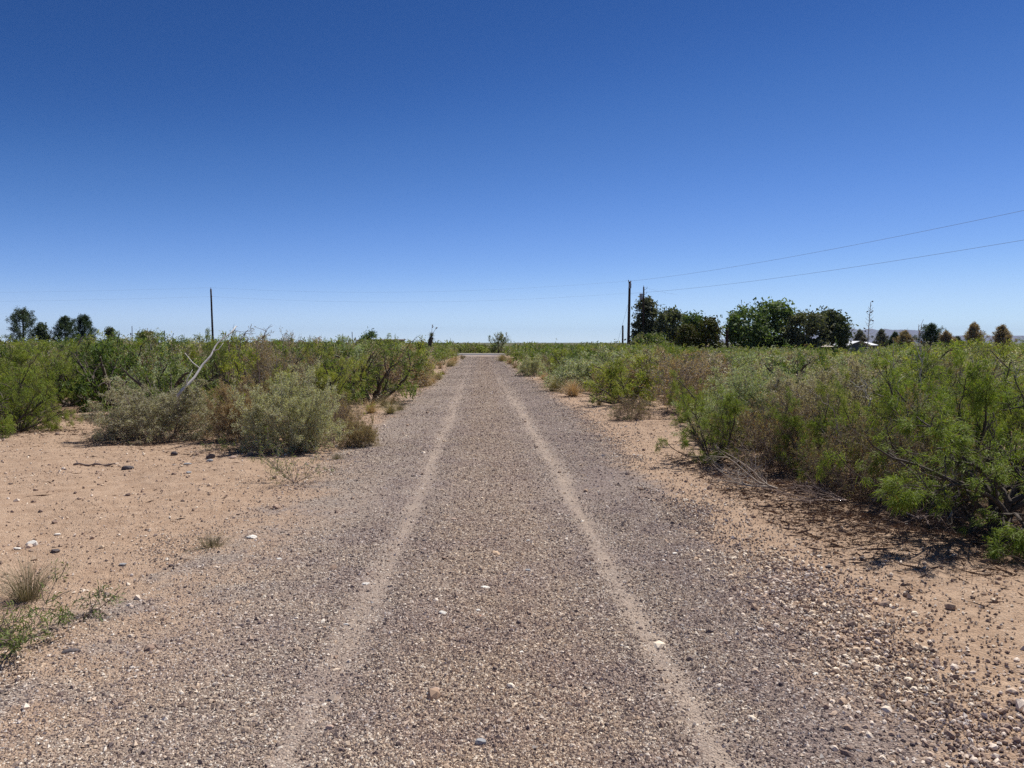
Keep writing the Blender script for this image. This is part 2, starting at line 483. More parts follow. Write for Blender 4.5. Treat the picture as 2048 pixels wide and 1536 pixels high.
def gravel_density(x, y):
    w = vnoise(x, y, 2.0, 1) * .5 + vnoise(x, y, 6, 2) * .28
    road = ss(-.45, .2, x + w - road_l(y)) * (1 - ss(-.2, .45, x + w - road_r(y)))
    wd = .12 + .2 * ss(6, 30, y)
    tk = np.maximum(np.exp(-((x - track_l(y)) / wd) ** 2) * .85, np.exp(-((x - track_r(y)) / wd) ** 2))
    spill = np.exp(-np.maximum(np.maximum(road_l(y) - x, x - road_r(y)), 0) / .5)
    dens = np.maximum(road, .35 * spill) * (.62 + .5 * vnoise(x, y, 1.6, 5)) * (1 - .68 * tk * (1 - ss(12, 40, y))) * (1 - .6 * ss(-1.0, -2.2, x) * (1 - ss(7, 11, y)))
    return np.clip(dens, 0, 1)


gb = MB()
n = 1150000; q = rng.random(n); y = (2.1 ** -.6 + q * (85 ** -.6 - 2.1 ** -.6)) ** (-1 / .6); x = rng.uniform(-4.4, 3.6, n)
k = in_view(x, y) & (rng.random(n) < gravel_density(x, y)); x, y = x[k][:450000], y[k][:450000]
print('stones', len(x))
stones(gb, x, y, (.0042 + .00020 * y) * np.exp(rng.normal(0, .33, len(x))) * (1 + .3 * ss(1.3, 2.1, x)))
n = 3600
x = rng.uniform(-4.4, 3.6, n); y = 2.1 + 11 * rng.random(n) ** 1.5
k = in_view(x, y) & (rng.random(n) < gravel_density(x, y) + .1)
stones(gb, x[k], y[k], .0105 * np.exp(rng.normal(0, .28, k.sum()).clip(-.6, .5)), ICO, ICO_T, .12)
tag(gb.build('gravel', M['stone']), 'loose grey, tan and white gravel covering the road', 'gravel', kind='stuff')

pb = MB()
n = 170000
x = rng.uniform(-10, 9, n); y = 2.1 + 16 * rng.random(n) ** 1.3
k = in_view(x, y) & (rng.random(n) > gravel_density(x, y)) & (rng.random(n) < np.clip(.35 + .6 * vnoise(x, y, 2.2, 9), .06, 1))
x, y = x[k], y[k]
stones(pb, x, y, .0052 * np.exp(rng.normal(0, .5, len(x))), OCT, OCT_T)
n = 1500
x = rng.uniform(-10, 9, n); y = 3 + 14 * rng.random(n) ** 1.2
k = in_view(x, y) & (rng.random(n) > gravel_density(x, y))
stones(pb, x[k], y[k], .016 * np.exp(rng.normal(0, .4, k.sum())), ICO, ICO_T, .14)
# rows of bigger pebbles where the right edge of the gravel thickens
n = 1500
x = rng.normal(2.0, .28, n); y = 2.2 + 3.4 * rng.random(n)
k = in_view(x, y)
stones(pb, x[k], y[k], .012 * np.exp(rng.normal(0, .3, k.sum())), ICO, ICO_T, .14)
tag(pb.build('pebbles', M['pebble']), 'small pebbles scattered over the sandy verges', 'pebbles', kind='stuff')


def rock(px, py, size, mat, label, flat=.55, d=None):
    x, y = G(px, py)
    V = ICO.copy(); T = ICO_T
    # one subdivision
    ed = {}; V = list(map(tuple, V)); NTt = []
    def mid(a, b):
        k_ = (min(a, b), max(a, b))
        if k_ not in ed:
            p_ = (np.array(V[a]) + np.array(V[b])) / 2; p_ = p_ / np.linalg.norm(p_); V.append(tuple(p_)); ed[k_] = len(V) - 1
        return ed[k_]
    for a, b, c in T:
        ab, bc, ca = mid(a, b), mid(b, c), mid(c, a)
        NTt += [(a, ab, ca), (b, bc, ab), (c, ca, bc), (ab, bc, ca)]
    V = np.array(V); V /= np.linalg.norm(V, axis=1)[:, None]
    for _ in range(7):   # chip flat facets off
        nrm = rng.normal(0, 1, 3); nrm /= np.linalg.norm(nrm); dd = V @ nrm; lim = rng.uniform(.55, .85)
        V = V - np.clip(dd - lim, 0, None)[:, None] * nrm
    V = V * (np.array([1, rng.uniform(.55, .8), flat * rng.uniform(.7, 1)]) * size / 2) * (1 + rng.normal(0, .03, (len(V), 1)))
    m_ = MB(); m_.add(V, None, NTt)
    o = m_.build('rock', mat)
    o.location = (x, y, hz(x, y) + size * flat * .24); o.rotation_euler = (0, 0, rng.uniform(-.5, .5))
    tag(o, label, 'rock', 'single rocks lying on the road and dirt')


W_, Pk, D_, Gy, Or = M['rock_white'], M['rock_pink'], M['rock_dark'], M['rock_grey'], M['rock_orange']
for a in ((725, 1174, .068, W_, 'flat white stone lying in the left wheel track', .35),
          (970, 1188, .068, W_, 'long pale stone in the middle of the road, nearest the road axis', .4),
          (884, 1240, .055, W_, 'white angular stone left of the orange chip in the road', .5),
          (955, 1236, .032, W_, 'small round cream stone just above the orange chip', .7),
          (959, 1247, .026, Or, 'small orange chip of stone in the middle of the gravel', .5),
          (933, 1271, .034, D_, 'small black stone below and left of the orange chip', .6),
          (973, 1275, .034, D_, 'small dark stone below the orange chip', .6),
          (1043, 1323, .036, W_, 'pale oblong stone on the crown of the road', .5),
          (650, 1477, .046, Pk, 'pinkish white stone low in the left half of the road', .6),
          (867, 1401, .048, Pk, 'brown flat stone leaning over a small grey one', .5),
          (854, 1410, .034, Gy, 'small grey stone touching the brown flat stone', .6),
          (959, 1517, .052, Gy, 'pale grey egg-shaped stone at the bottom edge of the photo', .7),
          (1354, 1114, .045, W_, 'pale stone on the dark gravel right of the wheel track', .6),
          (1057, 1089, .042, W_, 'small white stone alone on the road crown, farther up', .7),
          (930, 1097, .055, Pk, 'tan flat stone up the road beside a dark pebble', .4),
          (847, 1088, .045, D_, 'dark stone right of the left wheel track', .6),
          (907, 1045, .06, Pk, 'pinkish stone farthest up the road crown', .5),
          (1057, 1150, .05, Gy, 'greenish grey stone on the road right of its middle', .5),
          (1010, 1160, .038, D_, 'dark pebble left of the greenish grey stone', .6),
          (552, 1125, .046, W_, 'cream stone at the left side of the gravel', .5),
          (496, 1081, .10, W_, 'large flat cream stone beside the little grass tuft', .4),
          (686, 1258, .045, W_, 'whitish stone on the left wheel track, lower one', .5),
          (50, 1100, .105, W_, 'block-like white stone near the left bunch grass', .8),
          (20, 1113, .07, W_, 'white flat stone at the left edge above the bunch grass', .4),
          (97, 1113, .07, D_, 'dark stone right of the block-like white stone', .6),
          (234, 1138, .07, Gy, 'grey flat stone on the dirt left of the road', .4),
          (103, 1070, .06, W_, 'pale stone up the dirt from the white block', .4),
          (1176, 1424, .034, D_, 'small dark chip low on the right wheel track', .5),
          (1645, 1364, .036, W_, 'white pebble at the right gravel edge', .5),
          (1775, 1424, .042, Pk, 'rusty pink pebble low on the right verge', .7),
          (1825, 1055, .075, W_, 'white stone in the shade under the right mesquites', .5),
          (1862, 1082, .065, W_, 'white flat stone nearer the thick mesquite trunk', .4),
          (1735, 1132, .07, D_, 'dark brown stone left of the mesquite shadow', .6),
          (1668, 1142, .06, D_, 'dark stone on the sandy right verge', .5),
          (121, 1317, .085, D_, 'flat dark slab in the gravel below the green seedling', .3),
          (417, 921, .14, D_, 'dark rock in front of the pale bush on the left dirt', .7),
          (343, 910, .13, D_, 'dark lump on the dirt below the grey bush', .6),
          (462, 927, .11, Pk, 'tan rock right of the dark rock on the left dirt', .6),
          (370, 935, .13, Gy, 'pale grey slab on the dirt near the dead stick', .35),
          (416, 931, .10, Gy, 'grey stone just below the dark rock on the dirt', .5),
          (248, 944, .17, D_, 'dark wedge-shaped rock right of the dead stick', .45),
          (372, 950, .08, Gy, 'small bluish stone below the pale grey slab', .5)):
    rock(*a)

# ------------------------------------------------------------------ shrubs
def norm(v): return v / (math.sqrt(v @ v) + 1e-9)


def grow(r_, p, d, L, rad, lvl, P, tubes, anc, dens):
    seg = P['seg'][lvl]; n = max(3, int(L / seg)); pts = [p]; rr = [rad]; st = L / n
    br = P['br'][lvl] if lvl < len(P['br']) else 0
    for i in range(n):
        d = norm(d + r_.normal(0, P['jit'][lvl], 3) + np.array([0, 0, P['up'][lvl]]))
        p = p + d * st
        if p[2] < .04: p[2] = .04; d[2] = abs(d[2]) + .1
        t = (i + 1) / n; ra = rad * (1 - .8 * t); pts.append(p); rr.append(max(ra, P['rmin']))
        if br and t > P['start'][lvl]:
            for _ in range(r_.poisson(br / n)):
                dd = norm(d + norm(r_.normal(0, 1, 3)) * P['spread'])
                dn = dens if lvl > 0 else max(0., min(1.3, r_.normal(P['dm'], P['ds'])))
                grow(r_, p.copy(), dd, L * P['lr'] * r_.uniform(.55, 1.2) * (1.15 - .55 * t), max(ra * .65, P['rmin']), lvl + 1, P, tubes, anc, dn)
        if lvl >= P['leafl'] and r_.random() < dens: anc.append(np.concatenate([p, d]))
    tubes.append((pts, rr, lvl))


def leaves(mb, r_, anc, m, ll, lw, two=True, scat=.03, droop=.35, follow=.8):
    A = np.repeat(np.array(anc), m, 0); n = len(A)
    p = A[:, :3] + r_.normal(0, scat, (n, 3)); p[:, 2] = np.maximum(p[:, 2], .03)
    d = A[:, 3:] * follow + r_.normal(0, .75, (n, 3)); d[:, 2] -= droop * .4
    d /= np.linalg.norm(d, axis=1)[:, None]
    L = ll * r_.uniform(.6, 1.3, n)[:, None]; w = np.cross(d, r_.normal(0, 1, (n, 3)) + np.array([0, 0, 1.2]))
    w /= np.linalg.norm(w, axis=1)[:, None]; W = lw * r_.uniform(.7, 1.2, n)[:, None] / 2
    dz = np.array([0, 0, -1.0]) * L * droop
    if two:
        q = p + d * L * .5; e = p + d * L + dz * .8
        V = np.stack([p - w * W * .5, p + w * W * .5, q + w * W, q - w * W, e + w * W * .25, e - w * W * .25], 1)
        b = np.arange(n)[:, None] * 6
        mb.add(V, np.concatenate([b + np.array([0, 1, 2, 3]), b + np.array([3, 2, 4, 5])]))
    else:
        e = p + d * L + dz * .5
        V = np.stack([p - w * W * .6, p + w * W * .6, e + w * W, e - w * W], 1)
        mb.add(V, np.arange(n)[:, None] * 4 + np.array([0, 1, 2, 3]))


MES = dict(seg=(.11, .085, .07), jit=(.19, .26, .30), up=(.012, .03, -.01), start=(.12, .12), br=(11, 8), spread=1.05, lr=.44, rmin=.0020,
           dm=.56, ds=.42, leafl=1)
CRE = dict(seg=(.12, .08, .06), jit=(.09, .15, .2), up=(.05, .05, .03), start=(.08, .1), br=(7, 6), spread=.75, lr=.42, rmin=.0016,
           dm=.7, ds=.4, leafl=1)
DEA = dict(seg=(.10, .07, .05), jit=(.16, .25, .3), up=(.03, .03, .0), start=(.12, .1), br=(11, 9), spread=.9, lr=.42, rmin=.0014,
           dm=.25, ds=.3, leafl=2)
PROTO = {}
KN = dict(dusty=('dusty_bush', 'bush'), mes=('mesquite_shrub', 'shrub'), mesd=('mesquite_shrub', 'shrub'), pale=('pale_bush', 'bush'), dead=('bare_twig_bush', 'bush'),
          drab=('brown_bush', 'bush'))


def make_shrub(key, kind, seed, lod):
    r_ = np.random.default_rng(seed); tubes = []; anc = []
    treelike = key[2] == 9
    if kind in ('mes', 'mesd'):
        P = dict(MES); ns = 10 if lod == 0 else 8
        if lod: P['br'] = (8, 5)
        for i in range(ns):
            a = TAU * i / ns + r_.uniform(-.35, .35); el = R(r_.uniform(3, 66))
            d = np.array([math.cos(a) * math.cos(el), math.sin(a) * math.cos(el), math.sin(el)])
            if treelike:
                el = R((12, 38, 66, 22, 50, 30, 74, 18, 44, 58)[i]); d = np.array([math.cos(a) * math.cos(el), math.sin(a) * math.cos(el), math.sin(el)])
                b0 = np.array([(-.05, .06)[i % 2], .03 * (i % 3), .12 + .035 * i])
                tubes.append(([np.array([(-.02, .03)[i % 2], 0, -.05]), np.array([(-.03, .05)[i % 2], 0, .08]), b0], [.05, .042, .034], 0))
                grow(r_, b0, d, r_.uniform(1.2, 1.8), .034 - .002 * (i % 4), 0, P, tubes, anc, 1)
            else:
                grow(r_, np.array([math.cos(a) * .06, math.sin(a) * .06, 0]), d, r_.uniform(1.15, 1.75), r_.uniform(.016, .036), 0, P, tubes, anc, 1)
        anc = [q for q in anc if not (math.hypot(q[0], q[1]) < (.55 if treelike else .4) and q[2] < (.36 if treelike else .25))]
        wood = M['bark']; leaf = M['mes' if kind == 'mes' else 'mes2']
    elif kind in ('pale', 'drab', 'dusty'):
        P = dict(CRE); ns = 34 if lod == 0 else 16
        for i in range(ns):
            a = r_.uniform(0, TAU); el = R(r_.uniform(3, 84))
            d = np.array([math.cos(a) * math.cos(el), math.sin(a) * math.cos(el), math.sin(el)])
            grow(r_, np.array([math.cos(a) * .12, math.sin(a) * .12, 0]), d, r_.uniform(.7, 1.15), r_.uniform(.005, .009), 0, P, tubes, anc, 1)
        wood = M['twig_brown' if kind == 'dusty' else 'twig_grey']; leaf = M[kind]
    else:
        P = dict(DEA); ns = 22 if lod == 0 else 13
        for i in range(ns):
            a = r_.uniform(0, TAU); el = R(r_.uniform(3, 82))
            d = np.array([math.cos(a) * math.cos(el), math.sin(a) * math.cos(el), math.sin(el)])
            grow(r_, np.array([math.cos(a) * .1, math.sin(a) * .1, 0]), d, r_.uniform(.7, 1.2), r_.uniform(.005, .010), 0, P, tubes, anc, 1)
        wood = M['twig_brown' if seed % 2 else 'twig_grey']; leaf = M['drab']
    if kind in ('pale', 'drab', 'dusty', 'dead'):   # dense dome of outer twigs
        lump = r_.uniform(0, TAU, 4)
        for i in range(330 if lod == 0 else 130):
            a = r_.uniform(0, TAU); sz = r_.uniform(.02, 1) ** .8; cz = math.sqrt(1 - sz * sz)
            rr_ = .95 * (1 + .13 * math.sin(3 * a + lump[0]) + .10 * math.sin(5 * a + lump[1] + 4 * sz)) * r_.uniform(.62, .9)
            d = np.array([math.cos(a) * cz, math.sin(a) * cz, sz]); p = d * rr_ * np.array([1, 1, .92])
            P2 = dict(P); P2['br'] = (0, 4)
            grow(r_, p * .8 + r_.normal(0, .05, 3), norm(d + r_.normal(0, .35, 3)), r_.uniform(.2, .42), .0035, 1, P2, tubes, anc, ({'dead': .3, 'dusty': .62}.get(kind, .9)) * min(1, .35 + sz * 1.4))
    tb = MB()
    fat = 1 if lod == 0 else 1.6
    for pts, rr, lv in tubes: tb.tube(pts, np.array(rr) * fat, (5, 4, 3)[lv] if lod == 0 else 3, cap=False)
    lb = MB()
    if kind in ('mes', 'mesd'):
        anc = [q for q in anc if r_.random() < .42]
        if lod == 0: leaves(lb, r_, anc, 30, .062, .0058, True, .024, .35, 1.3)
        else: leaves(lb, r_, anc, 15, .085, .018, False, .045, .35, 1.2)
    elif kind in ('pale', 'drab', 'dusty'):
        if lod == 0: leaves(lb, r_, anc, 9, .026, .008, False, .016, .1)
        else: leaves(lb, r_, anc, 4, .045, .017, False, .03, .1)
    else:
        if lod == 0: leaves(lb, r_, anc, 4, .03, .008, False, .016, .1)
        else: leaves(lb, r_, anc, 3, .045, .014, False, .03, .1)
    wm = tb.mesh('branches', wood, True); lm = lb.mesh('foliage', leaf)
    co = np.concatenate(lb.v + tb.v)
    rad = np.sqrt(co[:, 0] ** 2 + co[:, 1] ** 2)
    PROTO[key] = (wm, lm, float(np.percentile(co[:, 2], 99.6)), float(np.percentile(rad, 97)) * 2, kind)


for i in range(4): make_shrub(('mes', 0, i), 'mes', 11 + i, 0)
make_shrub(('mes', 0, 9), 'mes', 19, 0)
for i in range(2): make_shrub(('mesd', 0, i), 'mesd', 31 + i, 0)
for i in range(2): make_shrub(('pale', 0, i), 'pale', 41 + i, 0)
make_shrub(('drab', 0, 0), 'drab', 45, 0)
make_shrub(('dusty', 0, 0), 'dusty', 47, 0)
make_shrub(('dusty', 1, 0), 'dusty', 48, 1)
for i in range(2): make_shrub(('dead', 0, i), 'dead', 51 + i, 0)
for i in range(4): make_shrub(('mes', 1, i), 'mes', 61 + i, 1)
for i in range(2): make_shrub(('mesd', 1, i), 'mesd', 71 + i, 1)
for i in range(2): make_shrub(('pale', 1, i), 'pale', 81 + i, 1)
make_shrub(('drab', 1, 0), 'drab', 85, 1)
for i in range(2): make_shrub(('dead', 1, i), 'dead', 91 + i, 1)
NV = {('dusty', 0): 1, ('dusty', 1): 1, ('mes', 0): 4, ('mesd', 0): 2, ('pale', 0): 2, ('drab', 0): 1, ('dead', 0): 2, ('mes', 1): 4, ('mesd', 1): 2, ('pale', 1): 2,
      ('drab', 1): 1, ('dead', 1): 2}
count = 0


def shrub(kind, lod, x, y, H, Wd, label, group=None, var=None, rz=None):
    global count
    count += 1
    v = int(rng.integers(NV[(kind, lod)])) if var is None else var
    wm, lm, ph, pw, _ = PROTO[(kind, lod, v)]
    nm, cat = KN[kind]
    e = empty(nm, (x, y, hz(x, y) - .01), rng.uniform(0, TAU) if rz is None else rz, label, cat, group)
    if var == 9: Wd, H = pw * 1.72 / ph, 1.5
    e.scale = (Wd / pw, Wd / pw * rng.uniform(.9, 1.1), H / ph)
    link('branches', wm, e); link('foliage', lm, e)
    return e


placed = []
NEAR = [
    # left side
    ('mes', -25, 872, 1.5, 2.9, 'bright green feathery mesquite cut by the left edge, over the bare dirt'),
    ('mes', 35, 868, 1.1, 1.7, 'low bright green mesquite lobe reaching over the bare dirt at the left'),
    ('mes', 60, 832, 1.62, 2.6, 'green mesquite right behind the one cut by the left edge'),
    ('mesd', 215, 822, 1.72, 2.5, 'dark green mesquite behind the bare dirt patch, left of the grey bush'),
    ('dusty', 322, 880, .98, 1.9, 'tangled grey-tan bush on the dirt below the leaning bleached branch'),
    ('mesd', 440, 836, 1.8, 1.7, 'dark mesquite with blackish trunk beside the leaning bleached branch'),
    ('pale', 575, 900, 1.22, 1.5, 'rounded pale grey-green bush at the front, left of the road'),
    ('drab', 490, 885, 1.0, 1.15, 'brownish orange-tipped bush left of the rounded pale bush'),
    ('dead', 668, 884, .82, 1.15, 'low grey bush of bare twigs between the pale bush and the road'),
    ('drab', 722, 893, .46, .6, 'small brown-green bush at the left road edge'),
    ('dead', 545, 832, 1.75, 2.2, 'tall grey twiggy bush behind the rounded pale bush'),
    ('mes', 640, 836, 1.55, 1.9, 'green mesquite mixed with grey twigs behind the low bare bush'),
    ('mesd', 742, 806, 1.72, 2.3, 'large dark mesquite leaning toward the left road edge'),
    ('mesd', 690, 812, 1.65, 2.2, 'dark mesquite just left of the large one leaning to the road'),
    ('dead', 815, 768, 1.15, 1.8, 'rounded grey-brown bush left of the road past the dark mesquites'),
    ('mesd', 772, 782, 1.45, 1.6, 'purplish dark shrub between the leaning mesquite and grey-brown bush'),
    # right side
    ('mes', 2008, 1080, 1.6, 2.35, 'nearest mesquite with thick black trunk at the right edge'),
    ('mes', 1905, 1012, 1.5, 1.9, 'mesquite rising behind the thick-trunked one at the right'),
    ('mes', 1772, 965, 1.36, 1.6, 'feathery mesquite left of the thick-trunked one, above twig litter'),
    ('mes', 1432, 928, 1.0, 1.45, 'low wide mesquite spreading over the sandy right verge'),
    ('dead', 1560, 938, 1.05, 1.45, 'purple-grey tangle of dead twigs beside the low wide mesquite'),
    ('pale', 1520, 892, 1.36, 2.0, 'pale olive bush behind the low wide mesquite'),
    ('dusty', 1660, 915, 1.36, 1.7, 'dusty olive bush between the dead tangle and the tall mesquites'),
    ('dead', 1715, 985, .85, 1.2, 'low brown tangle of bare twigs in front of the feathery right mesquite'),
    ('dead', 1868, 1015, 1.15, 1.2, 'bare grey bush between the feathery mesquite and the thick black trunk'),
    ('mes', 1640, 955, 1.1, 1.0, 'thin green mesquite between the dead tangle and tall mesquites'),
    ('dead', 1262, 842, .52, .9, 'small bare twig bush alone on the sand right of the road'),
    ('mes', 1262, 812, 1.25, 1.9, 'green mesquite just behind the small bare twig bush'),
    ('dead', 1365, 822, 1.4, 2.2, 'broad grey leafless bush in the middle of the right scrub'),
    ('dead', 1222, 790, 1.0, 1.4, 'grey-brown bush beside the straw tufts on the right verge'),
    ('mes', 1140, 757, 1.3, 1.8, 'bright green mesquite at the right road edge before the straw tufts'),
    ('pale', 1062, 752, 1.0, 1.6, 'greyish bush low at the right road edge, far up'),
    ('mes', 1975, 925, 1.52, 2.2, 'mesquite with pale twigs in the second row at the right'),
    ('mes', 1850, 905, 1.5, 2.2, 'mesquite with forked dark branches behind the right front row'),
    ('mes', 2085, 960, 1.55, 2.3, 'mesquite cut by the right edge in the second row'),
    ('dead', 1930, 878, 1.45, 1.8, 'greyish bare bush showing between the right mesquites'),
    ('pale', 1740, 880, 1.36, 2.0, 'pale grey-green bush in the second row behind the feathery mesquite'),
    ('mes', 1455, 850, 1.3, 2.0, 'green mesquite left of the pale olive bush'),
]
for kind, px, py, H, Wd, lab in NEAR:
    x, y = G(px, py); placed.append((x, y, Wd * .42)); d = 2400 / (py - HZ)
    shrub(kind, 0 if d < 17 else 1, x, y, H, Wd * (1.22 if kind[:3] == 'mes' and not lab.startswith('mesquite cut') else 1.08), lab, var=9 if lab.startswith('nearest') else None)
shrub('mes', 0, 3.75, 3.4, 1.6, 1.9, 'mesquite whose shadow falls on gravel in the bottom right corner')
placed.append((3.75, 3.4, .9))

# rows of scrub behind: one object for each shrub as far as they read singly
GROUPS = {}
n_fill = 0
NAMES = {'mes': 'bright green mesquite shrub', 'mesd': 'dark green mesquite shrub', 'pale': 'pale olive bush', 'dead': 'grey bare-twigged bush',
         'drab': 'brownish half-dry bush', 'dusty': 'dusty tan-grey bush'}
cand = []
for _ in range(60000):
    y = 9 + 45 * rng.random() ** .75; x = rng.uniform(-.78 * y - 2, .80 * y + 2)
    if x < 0 and (x > -3.2 - .3 * math.sin(y * .7) or y < 14.5 + (2.2 if -9.5 < x < -7 else 0)): continue
    if x > 0 and (x < 3.7 - .5 * (y > 24) + .3 * math.sin(y * .6) or y < 12 + max(0, 6 - x) * .8): continue
    if any((x - a) ** 2 + (y - b) ** 2 < (c + .62 + y * .010) ** 2 for a, b, c in placed): continue
    placed.append((x, y, .42 + .2 * rng.random())); cand.append((x, y))
def hcap(x, y):
    d = x * sy_ + y * cy_; px = 1024 + 1500 * (x * cy_ - y * sy_) / d
    return np.where((px > 1645) & (px < 1765), np.maximum(1.52 - .0085 * d, .6), np.where((px > 1350) & (px < 1760), np.maximum(1.55 - .004 * d, .8), np.where(px > 1000, 1.62, 2.0)))


cand.sort(key=lambda q: math.hypot(*q))
for x, y in cand[:255]:
    side = 'left' if x < 0 else 'right'
    u = rng.random()
    kind = ('mes' if u < (.32 if x < 0 else .42) else 'mesd' if u < .54 else 'pale' if u < .70 else 'dead' if u < .88 else 'dusty' if u < .95 else 'drab')
    d = math.hypot(x, y)
    row = 'first rows' if d < 20 else 'middle rows' if d < 28 else 'rear rows'
    lab = f'{NAMES[kind]} in the {row} of scrub {side} of the road'
    H = (rng.uniform(1.42, 1.82) + (.22 * rng.random() if y > 19 else 0) if x < 0 else rng.uniform(1.22, 1.62)) * (1 if kind[:3] == 'mes' else .86)
    if rng.random() < .09: H *= 1.14
    H = min(H, float(hcap(x, y)) * rng.uniform(.78, 1.04))
    shrub(kind, 1, x, y, H, rng.uniform(2.3, 3.1), lab, f'{NAMES[kind]}s, {row}, {side} of the road')
rim = max(math.hypot(*q) for q in cand[:255])
print('shrubs', count, 'rim', rim)

# the rest of the plain: scrub that reads as one mass
r_ = np.random.default_rng(99)
def thin(N, y0, y1, cell):
    yy = r_.uniform(y0, y1, N); xx = r_.uniform(-1, 1, N) * (1.0 * yy + 12)
    _, k_ = np.unique(np.stack([np.round(xx / cell), np.round(yy / cell)], 1), axis=0, return_index=True)
    return xx[k_], yy[k_]
segs = []
for y0, y1, cell, nq in ((9, 60, 1.75, 430), (60, 92.5, 2.1, 260), (108.5, 170, 2.4, 170), (170, 420, 5.5, 90)):
    xx, yy = thin(60000, y0, y1, cell)
    xx = xx + r_.uniform(-.3, .3, len(xx)) * cell; yy = yy + r_.uniform(-.3, .3, len(xx)) * cell
    dd = np.hypot(xx, yy)
    side = np.where(xx < 0, -xx, xx)
    fl = 2.0 * ss(82, 93, yy)
    k_ = ((dd > rim) | (side > .82 * yy + 3)) & ((yy > 105) | (np.where(xx < 0, -xx > 3.2 + fl, xx > 2.9 + fl))) & ((yy < 94) | (yy > 108.5))
    segs.append((xx[k_], yy[k_], nq))
sb = MB(); tw = MB()
for xx, yy, nq in segs:
    n = len(xx); dd = np.hypot(xx, yy)
    Hh = r_.uniform(1.1, 1.85, n) * np.where(yy > 108, 1.15, 1) + (r_.random(n) < .06) * .45; Rr = r_.uniform(.8, 1.35, n) * np.where(yy > 170, 2.2, 1)
    Hh = np.minimum(Hh, hcap(xx, yy) * (1 - .4 * r_.random(n) ** 1.5) + .03); hh = h(xx, yy)
    nc = 9
    ca = r_.uniform(0, TAU, (n, nc)); cr = np.sqrt(r_.random((n, nc))) * .8; cz = r_.uniform(.3, .92, (n, nc)) * (1 - .35 * cr)
    pick = r_.integers(0, nc, (n, nq))
    bx = np.take_along_axis(cr * np.cos(ca), pick, 1); by = np.take_along_axis(cr * np.sin(ca), pick, 1); bz = np.take_along_axis(cz, pick, 1)
    px = xx[:, None] + (bx + r_.normal(0, .2, (n, nq))) * Rr[:, None]
    py = yy[:, None] + (by + r_.normal(0, .2, (n, nq))) * Rr[:, None]
    pz = hh[:, None] + np.clip(bz + r_.normal(0, .13, (n, nq)), .03, 1.15) * Hh[:, None]
    s = (np.clip(.0013 * dd, .045, .24)[:, None] * r_.uniform(.6, 1.5, (n, nq))).ravel()[:, None]
    C = np.stack([px, py, pz], -1).reshape(-1, 3); m = len(C)
    u = r_.normal(0, 1, (m, 3)); u[:, 2] += .5; u /= np.linalg.norm(u, axis=1)[:, None]
    w = np.cross(u, r_.normal(0, 1, (m, 3))); w /= np.linalg.norm(w, axis=1)[:, None]
    V = np.stack([C - u * s - w * s * .35, C - u * s + w * s * .35, C + u * s + w * s * .3, C + u * s - w * s * .3], 1)
    sb.add(V, np.arange(m)[:, None] * 4 + np.arange(4))
tag(sb.build('scrub', M['scrub']), 'dense green scrub covering the plain to the horizon', 'scrub', kind='stuff')

# ------------------------------------------------------------------ grass tufts, seedlings, sticks
def grass_mesh(seed, n, L, spread, w, mat):
    r_ = np.random.default_rng(seed); a = r_.uniform(0, TAU, n); el = R(1) * r_.uniform(90 - spread, 90, n)
    b = np.stack([np.cos(a), np.sin(a), np.zeros(n)], -1) * (r_.random(n)[:, None] * .07)
    d = np.stack([np.cos(a) * np.cos(el), np.sin(a) * np.cos(el), np.sin(el)], -1)
    LL = L * r_.uniform(.5, 1.15, n)[:, None]; side = np.stack([-np.sin(a), np.cos(a), np.zeros(n)], -1) + r_.normal(0, .4, (n, 3))
    side /= np.linalg.norm(side, axis=1)[:, None]; W = w * r_.uniform(.6, 1.2, n)[:, None]
    p1 = b + d * LL * .5; p2 = b + d * LL + np.stack([np.cos(a), np.sin(a), -np.ones(n)], -1) * LL * r_.uniform(.05, .3, (n, 1))
    p2[:, 2] = np.maximum(p2[:, 2], .01)
    V = np.stack([b - side * W, b + side * W, p1 + side * W * .8, p1 - side * W * .8, p2 + side * W * .2, p2 - side * W * .2], 1)
    i = np.arange(n)[:, None] * 6
    m_ = MB(); m_.add(V, np.concatenate([i + [0, 1, 2, 3], i + [3, 2, 4, 5]]))
    return m_.mesh('blades', mat)


GR = [grass_mesh(1, 420, .42, 70, .0022, M['straw']), grass_mesh(2, 360, .36, 78, .0022, M['straw2']), grass_mesh(3, 400, .34, 58, .0013, M['bunch']),
      grass_mesh(4, 160, .14, 75, .0018, M['bunch']), grass_mesh(5, 520, .5, 74, .0028, M['straw'])]
GT = [(4, 1108, 783, 'plump straw-coloured grass tuft, left of two on the right verge', 1.15), (4, 1146, 793, 'broad straw-coloured grass tuft, right of two on the right verge', 1.35),
      (0, 780, 828, 'straw grass tuft at the left road edge below the dark mesquite', .9),
      (4, 1003, 723, 'pale yellow grass tuft at the far right corner of the gravel road', 1.7),
      (2, 38, 1208, 'dry bunch grass with thin upright stems at the left edge', .98),
      (3, 415, 1100, 'tiny olive grass tuft alone in the gravel on the left', 1.1),
      (3, 672, 920, 'small dry sprig at the left gravel edge below the bare bush', .9)]
for i, px, py, lab, sc_ in GT:
    x, y = G(px, py); o = link('grass_tuft', GR[i]); o.location = (x, y, hz(x, y)); o.scale = (sc_,) * 3
    o.rotation_euler = (0, 0, rng.uniform(0, 6)); tag(o, lab, 'grass tuft')
